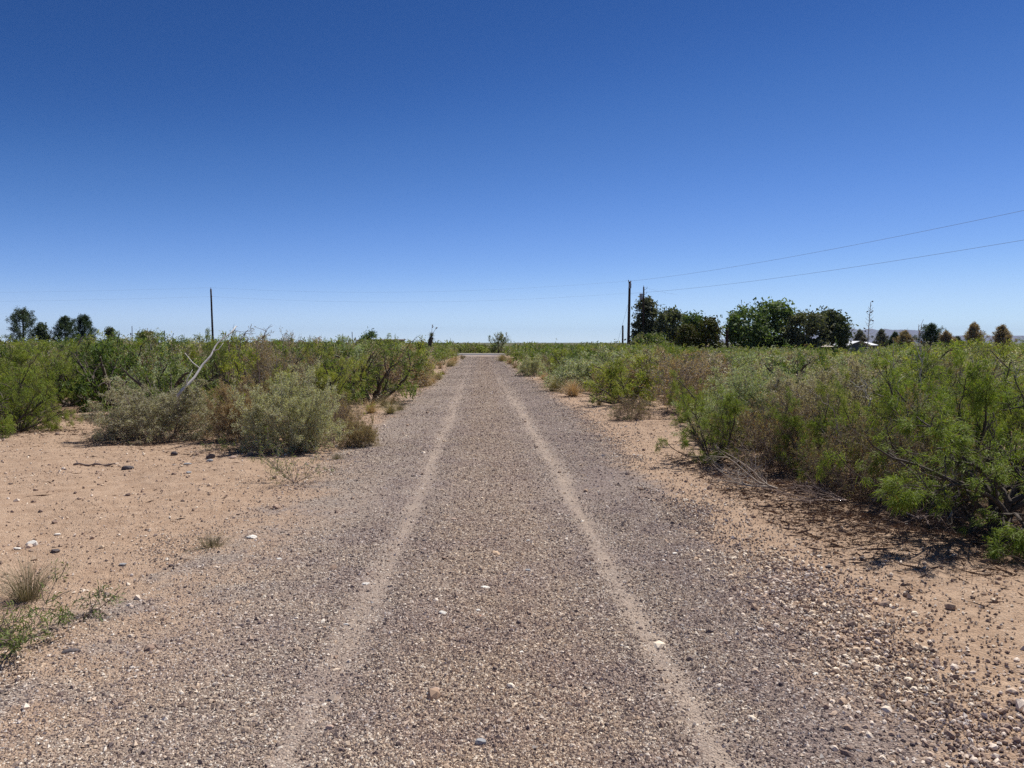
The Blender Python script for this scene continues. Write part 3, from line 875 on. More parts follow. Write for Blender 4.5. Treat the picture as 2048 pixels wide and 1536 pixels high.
for side, rngs in ((-1, 64), (1, 34)):
    for k_ in range(rngs):
        y = 13 + 68 * rng.random() ** 1.25 if side < 0 else 17 + 65 * rng.random()
        x = (float(road_l(y)) - rng.uniform(-.05, 1.3)) if side < 0 else (float(road_r(y)) + rng.uniform(.15, 1.2))
        i = int(rng.choice([0, 1, 1, 2, 4])) ; o = link('grass_tuft', GR[i]); o.location = (x, y, hz(x, y) - .01)
        o.scale = (rng.uniform(.7, 1.3),) * 3; o.rotation_euler = (0, 0, rng.uniform(0, 6))
        s_ = 'left' if side < 0 else 'right'
        q = {0: 'straw-coloured', 4: 'tall straw-coloured', 1: 'brown', 2: 'olive-brown'}[i]
        tag(o, f'{q} dry grass tuft in the strip along the {s_} road edge', 'grass tuft', f'{q} grass tufts along the {s_} road edge')


def seedling(px, py, L, n, lab, seed):
    r_ = np.random.default_rng(seed); x, y = G(px, py); tubes = []; anc = []
    P = dict(MES); P['br'] = (5, 0); P['start'] = (.1, .1); P['leafl'] = 0; P['dm'] = 1; P['up'] = (.02, .02, 0)
    for i in range(n):
        a = r_.uniform(0, TAU); el = R(r_.uniform(8, 45)); d = np.array([math.cos(a) * math.cos(el), math.sin(a) * math.cos(el), math.sin(el)])
        grow(r_, np.zeros(3), d, L * r_.uniform(.6, 1.1), .004, 0, P, tubes, anc, 1)
    e = empty('mesquite_seedling', (x, y, hz(x, y)), 0, lab, 'seedling')
    t_ = MB(); [t_.tube(p, r, 4, False) for p, r, _ in tubes]; t_.build('branches', M['twig_brown'], e, True)
    l_ = MB(); leaves(l_, r_, anc, 4, .045, .0055, True, .012); l_.build('foliage', M['mes2'], e)


seedling(585, 968, .62, 9, 'sprawling green mesquite seedling at the left edge of the gravel', 5)
seedling(8, 1310, .36, 9, 'leafy green seedling cut by the left edge at the bottom', 6)
seedling(150, 1245, .24, 5, 'small trailing green seedling right of the leafy one', 7)
seedling(1250, 842, .4, 6, 'green sprout at the foot of the small bare twig bush', 8)
seedling(430, 905, .3, 4, 'small green sprout left of the pale bush foot', 9)


def twigs(name, px, py, L, n, seed, mat, lab, cat, el=(2, 14), rad=.010, a0=None):
    r_ = np.random.default_rng(seed); x, y = G(px, py); tubes = []; anc = []
    P = dict(DEA); P['br'] = (7, 4); P['up'] = (-.02, -.01, 0); P['leafl'] = 9
    for i in range(n):
        a = r_.uniform(0, TAU) if a0 is None else a0 + r_.uniform(-.5, .5); e_ = R(r_.uniform(*el))
        d = np.array([math.cos(a) * math.cos(e_), math.sin(a) * math.cos(e_), math.sin(e_)])
        grow(r_, np.array([0, 0, .03]), d, L * r_.uniform(.6, 1.1), rad, 0, P, tubes, anc, 1)
    t_ = MB(); [t_.tube(p, r, 4, False) for p, r, _ in tubes]
    o = t_.build(name, mat, None, True); o.location = (x, y, hz(x, y)); tag(o, lab, cat)


twigs('fallen_branch', 1560, 990, .9, 5, 21, M['twig_grey'], 'grey fallen branch lying on the litter below the dead tangle', 'fallen branch', a0=2.6)
twigs('fallen_branch', 1700, 1010, .8, 5, 22, M['twig_brown'], 'brown fallen branch below the feathery right mesquite', 'fallen branch', a0=2.9)
twigs('fallen_branch', 1840, 1045, .7, 5, 23, M['twig_brown'], 'dark fallen branch in the shade left of the thick trunk', 'fallen branch')
twigs('fallen_branch', 1480, 955, .6, 4, 24, M['twig_grey'], 'pale broken branch at the foot of the low wide mesquite', 'fallen branch')
twigs('fallen_branch', 205, 845, .7, 3, 25, M['dead_wood'], 'bleached forked branch on the bare dirt beside the grey bush', 'fallen branch', (15, 40))

# dead stick on the dirt
x, y = G(182, 937)
t_ = MB(); tt = np.linspace(0, 1, 14)[:, None]
P_ = np.hstack([(tt - .5) * .52, .02 * np.sin(tt * 9), .025 + .012 * np.sin(tt * 14)]); t_.tube(P_, .013 + .005 * np.sin(np.arange(14) * 1.9), 6)
t_.tube([(-.2, 0, .03), (-.24, .05, .06), (-.27, .08, .07)], [.01, .008, .004], 5)
o = t_.build('dead_stick', M['twig_brown'], None, True); o.location = (x, y, hz(x, y)); tag(o, 'dark knobbly dead stick lying on the left dirt', 'stick')

# leaning bleached branch
d0 = 12.1
A = np.array([*F(356, d0), Z(790, d0)]); B = np.array([*F(447, 12.9), Z(676, 12.9)]); Cc = np.array([*F(474, 13.1), Z(652, 13.1)])
t_ = MB(); tt = np.linspace(0, 1, 14)[:, None]; P_ = A + (B - A) * tt; P_[:, 0] += .012 * np.sin(tt[:, 0] * 5) + np.random.default_rng(5).normal(0, .012, 14); P_[:, 2] -= .012 * np.sin(tt[:, 0] * 3.1)
A0 = np.array([*F(345, 12.6), hz(*F(345, 12.6))])
P_ = np.vstack([A0, A0 + (A - A0) * .5 + np.array([.03, 0, 0]), P_, (B + Cc) / 2 + np.array([.02, 0, -.02]), Cc])
t_.tube(P_, np.concatenate([[.012, .016], np.linspace(.026, .008, len(P_) - 2)]), 7)
t_.tube([P_[4], P_[4] + np.array([.02, 0, .12]), P_[4] + np.array([.1, .02, .27])], [.014, .01, .004], 5)
t_.tube([P_[8], P_[8] + np.array([-.12, 0, .1]), P_[8] + np.array([-.25, .02, .26])], [.012, .008, .004], 5)
t_.tube([P_[12], P_[12] + np.array([.1, 0, .03]), P_[12] + np.array([.17, .02, .14])], [.012, .008, .004], 5)
tag(t_.build('leaning_branch', M['bleached'], None, True), 'long bleached dead branch leaning out of the left scrub', 'dead branch')


# bare dark twigs sticking out of the scrub
def spike(px0, py0, px1, py1, d, lab, seed, mat='twig_brown', rad=.011):
    r_ = np.random.default_rng(seed)
    a = np.array([*F(px0, d), Z(py0, d)]); b = np.array([*F(px1, d), Z(py1, d)]); gnd = np.array([a[0] + .1 * (a[0] - b[0]), a[1] + .15, hz(a[0], a[1])])
    t_ = MB(); n = 12; tt = np.linspace(0, 1, n)[:, None]; m1 = a
    P_ = np.vstack([gnd + (a - gnd) * tt, a + (b - a) * tt[1:]]); P_ += r_.normal(0, .016, P_.shape)
    t_.tube(P_, np.linspace(rad, .003, len(P_)), 5)
    for k_ in range(7):
        i = r_.integers(n - 2, len(P_) - 2); dd = norm(P_[i + 1] - P_[i] + r_.normal(0, .6, 3) * .06)
        q = [P_[i] + dd * s for s in np.linspace(0, r_.uniform(.12, .35), 5)]; q = np.array(q) + r_.normal(0, .008, (5, 3)); q[0] = P_[i]
        t_.tube(q, np.linspace(.005, .0018, 5), 4)
    tag(t_.build('bare_twig', M[mat], None, True), lab, 'twig')


spike(455, 690, 476, 650, 14.5, 'bare twig with side shoots right of the leaning bleached branch', 1)
spike(480, 680, 506, 655, 15, 'thin crooked bare twig poking over the left scrub', 2)
spike(515, 690, 545, 648, 14, 'upright bare twig above the left scrub, nearer the road', 3)
spike(582, 745, 622, 683, 12.5, 'dark bare limb standing out above the rounded pale bush', 4, 'bark', .016)
spike(1845, 730, 1836, 652, 9.5, 'curled dark twig tip rising over the right scrub', 5, 'dead_wood', .012)
spike(1800, 790, 1782, 722, 9, 'pale dead twig standing in the right mesquites', 6, 'dead_wood', .012)
spike(2044, 790, 2028, 730, 9.2, 'pale dead twig near the right edge of the photo', 7, 'dead_wood', .012)
spike(1740, 800, 1724, 755, 9.0, 'pale forked dead twig above the feathery right mesquite', 8, 'dead_wood', .011)

spike(1925, 980, 1880, 868, 6.4, 'long pale dead twig slanting left before the thick-trunked mesquite', 9, 'dead_wood', .009)
spike(1975, 960, 1990, 820, 6.0, 'dark upright dead limb inside the nearest mesquite', 10, 'bark', .014)
spike(1690, 900, 1655, 790, 8.0, 'grey dead limb leaning left above the low brown tangle', 11, 'twig_grey', .011)
spike(1475, 880, 1440, 800, 10.0, 'thin dark dead twig above the low wide mesquite', 12, 'bark', .010)
spike(1585, 860, 1600, 765, 9.6, 'thin grey dead twig standing over the dead tangle', 13, 'twig_grey', .009)

# leaf and twig litter under the shrubs
lb = MB(); r_ = np.random.default_rng(12)
def litter(cx, cy, rx, ry, n, L0=.05):
    x = cx + r_.normal(0, rx, n); y = cy + r_.normal(0, ry, n); a = r_.uniform(0, TAU, n); L = L0 * np.exp(r_.normal(0, .7, n)).clip(.3, 4)
    k_ = np.abs(x) > 2.5; x, y, a, L = x[k_], y[k_], a[k_], L[k_]
    z = h(x, y) + .004 + r_.random(len(x)) * .02
    dx, dy = np.cos(a) * L / 2, np.sin(a) * L / 2; w = .0022; tz = r_.normal(0, .012, len(x))
    V = np.stack([np.stack([x - dx, y - dy, z], -1), np.stack([x - dy / L * 2 * w, y + dx / L * 2 * w, z + w + tz * .5 + .002], -1),
                  np.stack([x + dx, y + dy, z + np.abs(tz)], -1), np.stack([x + dy / L * 2 * w, y - dx / L * 2 * w, z - .001], -1)], 1)
    lb.add(V, np.arange(len(x))[:, None] * 4 + np.arange(4))
for (px, py, rx, ry, n) in ((1990, 1085, 1.0, .6, 8000), (1800, 1000, .9, .7, 6000), (1620, 980, .8, .7, 5000), (1450, 935, .9, .6, 3500), (1900, 1050, .8, .6, 5000),
                            (330, 885, .9, .5, 1800), (560, 905, .8, .4, 1800), (20, 870, 1.6, .5, 1500), (1270, 840, .5, .4, 500), (200, 840, 1.5, .7, 1200)):
    x, y = G(px, py); litter(x, y, rx, ry, n)
litter(0, 12, 6, 5, 2500)
tag(lb.build('litter', M['litter']), 'brown twig and leaf litter scattered under the shrubs', 'litter', kind='stuff')

# ------------------------------------------------------------------ trees beyond the scrub
def quads_at(mb, r_, C, s, flat=.5):
    m = len(C); u = r_.normal(0, 1, (m, 3)); u /= np.linalg.norm(u, axis=1)[:, None]
    w = np.cross(u, r_.normal(0, 1, (m, 3))); w /= np.linalg.norm(w, axis=1)[:, None]; s = (s * r_.uniform(.6, 1.4, m))[:, None]
    V = np.stack([C - u * s - w * s * flat, C - u * s + w * s * flat, C + u * s + w * s * flat * .6, C + u * s - w * s * flat * .6], 1)
    mb.add(V, np.arange(m)[:, None] * 4 + np.arange(4))


def tree(style, name, px, top, wpx, D, leaf, label, group=None, seed=None, bare=.3):
    r_ = np.random.default_rng(seed if seed is not None else int(px)); x, y = F(px, D); z0 = hz(x, y)
    H = Z(top, D) - z0; Wd = wpx / FPX * D
    e = empty(name, (x, y, z0), 0, label, 'tree', group)
    t_ = MB(); c_ = MB()
    tt = np.linspace(0, 1, 10)[:, None]; lean = r_.normal(0, .02, 2) * H
    T = np.hstack([tt ** 1.5 * lean[0] + .02 * H * np.sin(tt * 4) * .3, tt ** 1.5 * lean[1], tt * H * .93 - .15]); t_.tube(T, np.linspace(.028, .006, 10) * H, 7)
    def at(f): return np.array([np.interp(f, tt[:, 0], T[:, k]) for k in range(3)])
    if style == 'pine':
        nb = 64
        for i in range(nb):
            g_ = (i + r_.random()) / nb; f = bare + (.98 - bare) * g_; p = at(f)
            env = math.sqrt(max(0, 1 - g_ ** 1.7)) * min(1, .55 + g_ * 3) if bare < .28 else (1 - g_) ** .85 * 1.1 * min(1, .6 + g_ * 3) * (1 + .18 * math.sin(g_ * 19 + px))
            L = max(.15, Wd / 2 * 1.08 * env * r_.uniform(.6, 1.15)); a = i * 2.4 + r_.uniform(-.4, .4); up = r_.uniform(.25, .8)
            q = np.array([p + np.array([math.cos(a) * s, math.sin(a) * s, up * s * s / max(L, .3)]) for s in np.linspace(0, L, 5)])
            t_.tube(q, np.linspace(.05, .015, 5), 3, False)
            for j in ((2, 3, 4) if L > .5 else (4,)):
                for _ in range(2 if j > 2 else 1):
                    C = q[j] + r_.normal(0, .12, 3) + np.array([0, 0, .1]); n = 48; K = C + r_.normal(0, 1, (n, 3)) * np.array([.19, .19, .22]) * (Wd / 5) ** .5
                    quads_at(c_, r_, K, np.full(n, .10), .30)
    else:
        nc = {'cedar': 50, 'broad': 58, 'round': 36}[style]
        for i in range(nc):
            f = r_.uniform(.10 if style != 'broad' else .14, 1); a = r_.uniform(0, TAU)
            env = {'cedar': (1.05 - f) ** .55 * min(1, f * 5 + .25), 'broad': math.sqrt(max(0, 1 - ((f - .55) / .52) ** 2)), 'round': math.sqrt(max(0, 1 - ((f - .5) / .55) ** 2))}[style]
            rr = Wd / 2 * env * math.sqrt(r_.uniform(.15, 1)) * .92; C = at(min(f, .92)) * np.array([1, 1, 0]) + np.array([math.cos(a) * rr, math.sin(a) * rr, f * H * .96])
            b = at(max(.08, f - .25)); q = np.array([b + (C - b) * s + np.array([0, 0, -.1 * math.sin(s * 3.1)]) for s in np.linspace(0, 1, 4)]); t_.tube(q, np.linspace(.06, .02, 4), 3, False)
            R_ = r_.uniform(.045, .16) * (Wd + H) / 2; n = int(95 if style != 'broad' else 105)
            K = C + r_.normal(0, 1, (n, 3)) * np.array([R_, R_, R_ * .75]) * .72; K[:, 2] = np.maximum(K[:, 2], .1)
            quads_at(c_, r_, K, np.full(n, .013 * (Wd + H) + .03), .5)
        # loose sprays that break the outline
        for i in range(60):
            f = r_.uniform(.2, 1.0); a = r_.uniform(0, TAU); env = math.sqrt(max(.05, 1 - ((f - .5) / .56) ** 2)) if style != 'cedar' else (1.08 - f) ** .55
            C = np.array([math.cos(a) * Wd / 2 * env, math.sin(a) * Wd / 2 * env, f * H]); K = C + r_.normal(0, r_.uniform(.12, .34), (18, 3)); quads_at(c_, r_, K, np.full(18, .10), .4)
    t_.build('trunk', M['bark'], e, True); c_.build('crown', M[leaf], e)


tree('pine', 'pine_tree', 48, 613, 62, 150, 'needle', 'large flat-topped dark pine at the far left', bare=.22)
tree('round', 'round_tree', 88, 648, 22, 150, 'dkleaf', 'small dark bushy tree just right of the flat-topped pine')
tree('pine', 'pine_tree', 131, 629, 46, 152, 'needle', 'open layered dark pine, left one of the touching pair', bare=.22)
tree('pine', 'pine_tree', 172, 625, 42, 156, 'needle', 'rounder dark pine, right one of the touching pair', bare=.22)
tree('round', 'round_tree', 222, 655, 16, 160, 'dkleaf', 'tiny dark treetop right of the pine pair')
tree('round', 'round_tree', 739, 662, 34, 170, 'broad', 'small round dark green tree behind the low brown building')
tree('cedar', 'cedar_tree', 1288, 594, 66, 120, 'dkleaf', 'tall ragged dark tree directly behind the two utility poles')
tree('broad', 'leafy_tree', 1334, 618, 66, 118, 'dkleaf', 'dark bushy tree right of the ragged tree by the poles')
tree('broad', 'leafy_tree', 1380, 629, 54, 130, 'broad', 'greener tree behind the olive brown cedars')
tree('cedar', 'cedar_tree', 1374, 650, 56, 112, 'olive', 'olive brown cedar, left one of two under the greener tree')
tree('cedar', 'cedar_tree', 1418, 638, 66, 112, 'olive', 'olive green conical cedar next to the gap with the dark post')
tree('broad', 'leafy_tree', 1496, 615, 92, 125, 'broad', 'big leafy green tree just right of the dark post')
tree('broad', 'leafy_tree', 1545, 611, 96, 128, 'broad', 'tallest leafy green tree in the middle of the right clump')
tree('broad', 'leafy_tree', 1612, 627, 86, 122, 'dkleaf', 'dark dense tree in the right clump beside the leafy green one')
tree('broad', 'leafy_tree', 1662, 622, 66, 124, 'dkleaf', 'dark tree ending the right clump, above the white roof')
tree('pine', 'pine_tree', 1718, 656, 30, 190, 'needle_grey', 'small grey-green pine behind the white-roofed house')
tree('pine', 'pine_tree', 1763, 655, 30, 190, 'needle_grey', 'small grey-green pine right of the tall flower stalk')
tree('pine', 'pine_tree', 1788, 661, 26, 175, 'needle', 'low dark pine left of the brown bushy one')
tree('pine', 'pine_tree', 1807, 659, 40, 170, 'needle_brown', 'brownish bushy pine among the dark low pines')
tree('pine', 'pine_tree', 1858, 643, 52, 160, 'needle', 'dark green spreading pine behind the curled twig')
tree('pine', 'pine_tree', 1893, 659, 36, 150, 'needle_brown', 'small rusty brown pine right of the dark spreading pine')
tree('pine', 'pine_tree', 1914, 671, 22, 165, 'needle', 'tiny dark pine between the two brown pines')
tree('pine', 'pine_tree', 1947, 642, 42, 160, 'needle_brown', 'tall rusty pine, left one of the last two at the right')
tree('pine', 'pine_tree', 2003, 646, 40, 165, 'needle_brown', 'rusty pine nearest the right edge of the photo')
tree('round', 'round_tree', 300, 663, 44, 90, 'scrub', 'thin pale green treetop above the left scrub between the far poles', seed=5)
tree('round', 'round_tree', 1300, 668, 70, 95, 'scrub', 'light green mesquite at the foot of the two utility poles', seed=8)
tree('round', 'round_tree', 1935, 686, 90, 60, 'mes', 'bright green rounded mesquite in front of the rusty pines', seed=9)


# V-shaped shrub by the crossing road
def vshrub():
    r_ = np.random.default_rng(4); x, y = F(996, 108.8); tubes = []; anc = []
    P = dict(CRE); P['seg'] = (.3, .2, .15); P['dm'] = .9; P['br'] = (6, 5); P['rmin'] = .012; P['start'] = (.5, .1)
    for i in range(13):
        a = r_.uniform(0, TAU); el = R(r_.uniform(42, 80)); d = np.array([math.cos(a) * math.cos(el), math.sin(a) * math.cos(el), math.sin(el)])
        grow(r_, np.zeros(3), d, r_.uniform(2.0, 3.0), .045, 0, P, tubes, anc, 1)
    e = empty('creosote_shrub', (x, y, hz(x, y)), 0, 'tall V-shaped shrub standing alone beyond the end of the gravel road', 'shrub')
    t_ = MB(); [t_.tube(p, r, 3, False) for p, r, _ in tubes]; t_.build('branches', M['bark'], e, True)
    l_ = MB(); leaves(l_, r_, anc, 4, .12, .05, False, .08, .1); l_.build('foliage', M['scrub'], e)


vshrub()


def yucca():
    D = 60; x, y = F(857, D); z0 = hz(x, y); e = empty('yucca', (x, y, z0), 0, 'tall leaning yucca with shaggy trunk and two flower stalks', 'yucca')
    top = Z(674, D) - z0; t_ = MB(); tt = np.linspace(0, 1, 9)
    P_ = np.stack([.02 + .20 * tt + .05 * np.sin(tt * 7), 0 * tt, tt * top], 1); t_.tube(P_, .14 + .03 * np.sin(tt * 9), 8); t_.build('trunk', M['bark'], e, True)
    r_ = np.random.default_rng(3); c_ = MB(); n = 170; a = r_.uniform(0, TAU, n); el = r_.uniform(-.9, 1.4, n); d = np.stack([np.cos(a) * np.cos(el), np.sin(a) * np.cos(el), np.sin(el)], 1)
    b = P_[-1] + d * .04; w = np.cross(d, [0, 0, 1.0]); w /= np.linalg.norm(w, axis=1)[:, None] + 1e-6; L = r_.uniform(.3, .45, n)[:, None]
    c_.add(np.stack([b - w * .018, b + w * .018, b + d * L + w * .003, b + d * L - w * .003], 1), np.arange(n)[:, None] * 4 + np.arange(4)); c_.build('leaf_rosette', M['needle_grey'], e)
    for dx, zt, lean in ((0, 652, .06), (0, 655, .42)):
        s_ = MB(); hh = Z(zt, D) - z0 - top; q = np.array([P_[-1] + np.array([lean * s * (.6 + .4 * s), 0, hh * s]) for s in np.linspace(0, 1, 6)]); s_.tube(q, np.linspace(.02, .01, 6), 5)
        for k in range(6): c = q[-1] + r_.normal(0, .06, 3); s_.tube([q[-2], c], [.008, .02], 4)
        s_.build('flower_stalk', M['twig_brown'], e, True)


yucca()


def agave():
    D = 84; x, y = F(1734, D); z0 = hz(x, y); H = Z(604, D) - z0; r_ = np.random.default_rng(2)
    e = empty('agave', (x, y, z0), 0, 'tall dry agave flower stalk with seed pods beside the white-roofed house', 'agave')
    s_ = MB(); tt = np.linspace(0, 1, 12); P_ = np.stack([.25 * tt ** 2, 0 * tt, tt * H], 1); s_.tube(P_, np.linspace(.075, .028, 12), 6)
    for i in range(30):
        f = .45 + .5 * i / 30; p = np.array([.25 * f * f, 0, f * H]); a = i * 2.4; L = .85 * (1.25 - f); q = [p, p + np.array([math.cos(a) * L * .6, math.sin(a) * L * .6, .08]), p + np.array([math.cos(a) * L, math.sin(a) * L, .3])]; s_.tube(q, [.022, .018, .014], 4)
    s_.build('flower_stalk', M['dead_wood'], e, True)
    for f, a in ((.985, 0), (.84, 3.3), (.85, .1), (.83, .5), (.71, 0), (.72, .6), (.60, 3.2), (.56, 3.6)):
        p = np.array([.25 * f * f + math.cos(a) * .5 * (1.25 - f) * 1.5, math.sin(a) * .4, f * H + .15])
        pd = MB(); pd.add(ICO * np.array([.12, .11, .08]) * (1 + r_.normal(0, .18, (12, 1))) + p, None, ICO_T); pd.build('seed_pod', M['bark'], e)
    c_ = MB(); n = 60; a = r_.uniform(0, TAU, n); el = r_.uniform(.2, 1.3, n); d = np.stack([np.cos(a) * np.cos(el), np.sin(a) * np.cos(el), np.sin(el)], 1)
    w = np.cross(d, [0, 0, 1.0]); w /= np.linalg.norm(w, axis=1)[:, None]; b = d * .1; L = r_.uniform(.7, 1.1, n)[:, None]
    c_.add(np.stack([b - w * .08, b + w * .08, b + d * L + w * .008, b + d * L - w * .008], 1), np.arange(n)[:, None] * 4 + np.arange(4)); c_.build('leaf_rosette', M['needle_grey'], e)


agave()

# ------------------------------------------------------------------ poles and wires
def pole(px, D, top, label, lean=0.0, rad=.15, cross=False, transformer=False, group=None, name='utility_pole'):
    x, y = F(px, D); z0 = hz(x, y); H = Z(top, D) - z0
    e = empty(name, (x, y, z0), 0, label, 'utility pole' if name == 'utility_pole' else 'post', group)
    t_ = MB(); tt = np.linspace(0, 1, 8); P_ = np.stack([lean * (1 - tt), 0 * tt, tt * H - .3 * (1 - tt)], 1); t_.tube(P_, np.linspace(rad, rad * .72, 8), 12)
    t_.build('pole', M['pole'], e, True)
    return e, x, y, z0, H


e1, x1, y1, z1, H1 = pole(425, 103, 579, 'lone dark wooden utility pole rising from the left scrub', .16)
t_ = MB(); t_.tube([(0, 0, H1 - .02), (0, 0, H1 + .22)], [.05, .04], 8); t_.build('insulator', M['porcelain'], e1)
t_ = MB(); t_.tube([(.12, -.12, H1 - 1.0), (.2, -.12, H1 - 1.0)], [.05, .05], 8); t_.build('insulator', M['porcelain'], e1)
e2, x2, y2, z2, H2 = pole(1258, 96, 564, 'tall thick utility pole with guy wire, right of the road', .12 * -1, .2)
for dx, dz in ((-.12, .1), (.12, .02), (.0, -.5)):
    t_ = MB(); t_.tube([(dx, 0, H2 + dz - .25), (dx * 1.2, 0, H2 + dz), (dx * 1.2, 0, H2 + dz + .12)], [.04, .06, .03], 8); t_.build('insulator', M['porcelain'], e2)
t_ = MB(); t_.box((0, -.17, H2 - .55), (.34, .12, .6)); t_.build('bracket', M['metal'], e2)
e3, x3, y3, z3, H3 = pole(1286, 118, 575, 'thinner utility pole with transformer, in front of the ragged tree', 0, .16)
t_ = MB(); t_.tube([(-.42, -.1, H3 - 2.0), (-.42, -.1, H3 - 1.95), (-.42, -.1, H3 - 1.05), (-.42, -.1, H3 - 1.0)], [.2, .26, .26, .2], 12); t_.build('transformer', M['metal'], e3)
t_ = MB(); t_.tube([(0, 0, H3 - .5), (.5, 0, H3 - .2), (.55, 0, H3 + .05)], [.03, .03, .03], 6); t_.tube([(0, 0, H3 - 1.2), (.45, 0, H3 - 1.0), (.5, 0, H3 - .7)], [.03, .03, .03], 6); t_.build('bracket', M['metal'], e3)
t_ = MB(); t_.tube([(0, 0, H3), (0, 0, H3 + .25)], [.05, .04], 8); t_.build('insulator', M['porcelain'], e3)
e4 = pole(1245, 88, 651, 'short dark post left of the thick utility pole', 0, .13, name='short_post')[0]
pole(1453, 120, 656, 'dark square-looking post in the gap between the tree clumps', 0, .28, name='short_post')
pg = 'tiny distant utility poles on the left horizon'
e5 = pole(266, 330, 652, 'distant thin pole left of the thin pale treetop', 0, .17, group=pg)[0]
t_ = MB(); t_.tube([(-.6, 0, 6.6), (-.6, 0, 7.6)], [.3, .3], 8); t_.build('transformer', M['metal'], e5)
pole(331, 330, 661, 'distant thin pole right of the thin pale treetop', 0, .17, group=pg)
pole(705, 260, 664, 'distant thin pole left of the small round tree', 0, .15, group=pg)


def wire(a, b, sag, label, rad=.0045, n=40, group='overhead power lines'):
    a = np.array(a, float); b = np.array(b, float); t = np.linspace(0, 1, n)[:, None]; P_ = a + (b - a) * t; P_[:, 2] -= (4 * sag * t * (1 - t))[:, 0]
    t_ = MB(); t_.tube(P_, rad, 5); tag(t_.build('power_line', M['wire'], None, True), label, 'power line', group)


T1u = (x1, y1, z1 + H1 + .2); T1l = (x1 + .15, y1, z1 + H1 - 1.0)
T2u = (x2, y2, z2 + H2 + .1); T2l = (x2, y2, z2 + H2 - 1.45)
xl, yl = F(-900, 108)
wire((xl, yl, Z(577, 108)), T1u, .75, 'upper wire from the left edge to the lone left pole')
wire((xl, yl, Z(591, 108)), T1l, .85, 'lower wire from the left edge to the lone left pole')
wire(T1u, T2u, 1.0, 'upper wire spanning the road between the two near poles')
wire(T1l, T2l, .95, 'lower wire spanning the road between the two near poles')
Bx, By = F(1024 + 1500 * 2.6, 11)
k40 = 40.0
def right_wire(za, py_edge, lab, extra):
    # end height chosen so that the span passes the frame's right edge at the height seen
    A_ = np.array([x2, y2]); B_ = np.array([34.5, 5.0]); best = None
    for t in np.linspace(0, 1, 500):
        p = A_ + (B_ - A_) * t; d = p[0] * sy_ + p[1] * cy_; c = p[0] * cy_ - p[1] * sy_
        if c / d > 1024 / 1500: best = (t, d); break
    t, d = best; z = Z(py_edge, d)
    sag = (za + (z_end - za) * t - z) / (4 * t * (1 - t))
    wire((x2, y2, za), (34.5, 5.0, z_end), sag, lab, .009, 80)
z_end = 9.6
right_wire(z2 + H2 + .05, 421, 'upper wire climbing from the thick pole to the right edge', 0)
z_end = 8.0
right_wire(z2 + H2 - 1.5, 480, 'lower wire climbing from the thick pole to the right edge', 0)
wire((x2, y2, z2 + H2 - 1.5), (x3, y3, z3 + H3 - 1.1), .3, 'short wire joining the thick pole and the transformer pole')
wire((x3, y3, z3 + H3 + .05), (x3 + 9, y3 + 14, z3 + H3 - .2), .2, 'thin service wire leaving the transformer pole', .008)
gx, gy = F(1228, 93); a = np.array((x2, y2, z2 + H2 - 2.2)); b = np.array((gx, gy, hz(gx, gy)))
t_ = MB(); t_.tube(np.array([a, (a + b) / 2, b]), .012, 5); t_.build('guy_wire', M['wire'], e2).matrix_parent_inverse = Matrix.Translation((-x2, -y2, -z2))

# ------------------------------------------------------------------ buildings
def gable_house():
    D = 140; x, y = F(1714, D); z0 = hz(x, y); Hr = Z(682, D) - z0; He = Z(690, D) - z0; w = 2.9; L = 14
    e = empty('house', (x, y, z0), R(24), 'low blue-grey house with white metal gable roof', 'house')
    t_ = MB(); V = []
    for yy in (0, L): V += [(-w, yy, -.2), (w, yy, -.2), (w, yy, He), (0, yy, Hr - .12), (-w, yy, He)]
    t_.add(V, [(0, 1, 6, 5)[::-1], (1, 2, 7, 6)[::-1], (4, 0, 5, 9)[::-1], (0, 1, 2, 4), (5, 9, 7, 6)], [(2, 3, 4), (7, 9, 8)]); t_.build('wall', M['wall_grey'], e)
    t_ = MB(); o_ = .55; k = (Hr - He) / w
    for sgn in (-1, 1):
        a, b = (0, Hr), (sgn * (w + o_), He - k * o_)
        V = [(a[0], -.6, a[1]), (b[0], -.6, b[1]), (b[0], L + .6, b[1]), (a[0], L + .6, a[1])]; V2 = [(p[0], p[1], p[2] - .1) for p in V]
        t_.add(V + V2, [(0, 1, 2, 3), (7, 6, 5, 4), (0, 4, 5, 1), (1, 5, 6, 2), (2, 6, 7, 3)])
    t_.build('roof', M['roof_white'], e)
    t_ = MB()
    for sgn in (-1, 1): t_.tube([(0, -.63, Hr - .05), (sgn * (w + o_), -.63, He - k * o_ - .05)], .09, 4)
    t_.build('roof_trim', M['trim'], e)
    for dx in (-1.5, 1.4):
        t_ = MB(); t_.box((dx, -.04, He - .9), (1.0, .08, .9)); wd = t_.build('window', M['roof_white'], e)
        t_ = MB(); t_.box((dx, -.09, He - .9), (.84, .04, .74)); t_.build('pane', M['glass'], wd)


gable_house()


def shed(px, D, top, bot, wpx, name, label, wm, rm, cat, depth=5):
    x, y = F(px, D); z0 = hz(x, y); Ht = Z(top, D) - z0; Hb = Z(bot, D) - z0; w = wpx / FPX * D / 2
    e = empty(name, (x, y, z0), 0, label, cat)
    t_ = MB(); t_.box((0, depth / 2, Hb / 2 - .1), (2 * w, depth, Hb + .1)); t_.build('wall', wm, e)
    t_ = MB(); a = w + .3
    V = [(-a, -.4, Hb), (a, -.4, Hb), (a, depth + .3, Ht), (-a, depth + .3, Ht)]; V2 = [(p[0], p[1], p[2] - .12) for p in V]
    t_.add(V + V2, [(0, 1, 2, 3), (7, 6, 5, 4), (0, 4, 5, 1), (1, 5, 6, 2), (2, 6, 7, 3), (3, 7, 4, 0)]); t_.build('roof', rm, e)
    t_ = MB(); t_.box((0, -.03, .95), (.9, .06, 1.9)); t_.build('door', M['trim'], e)


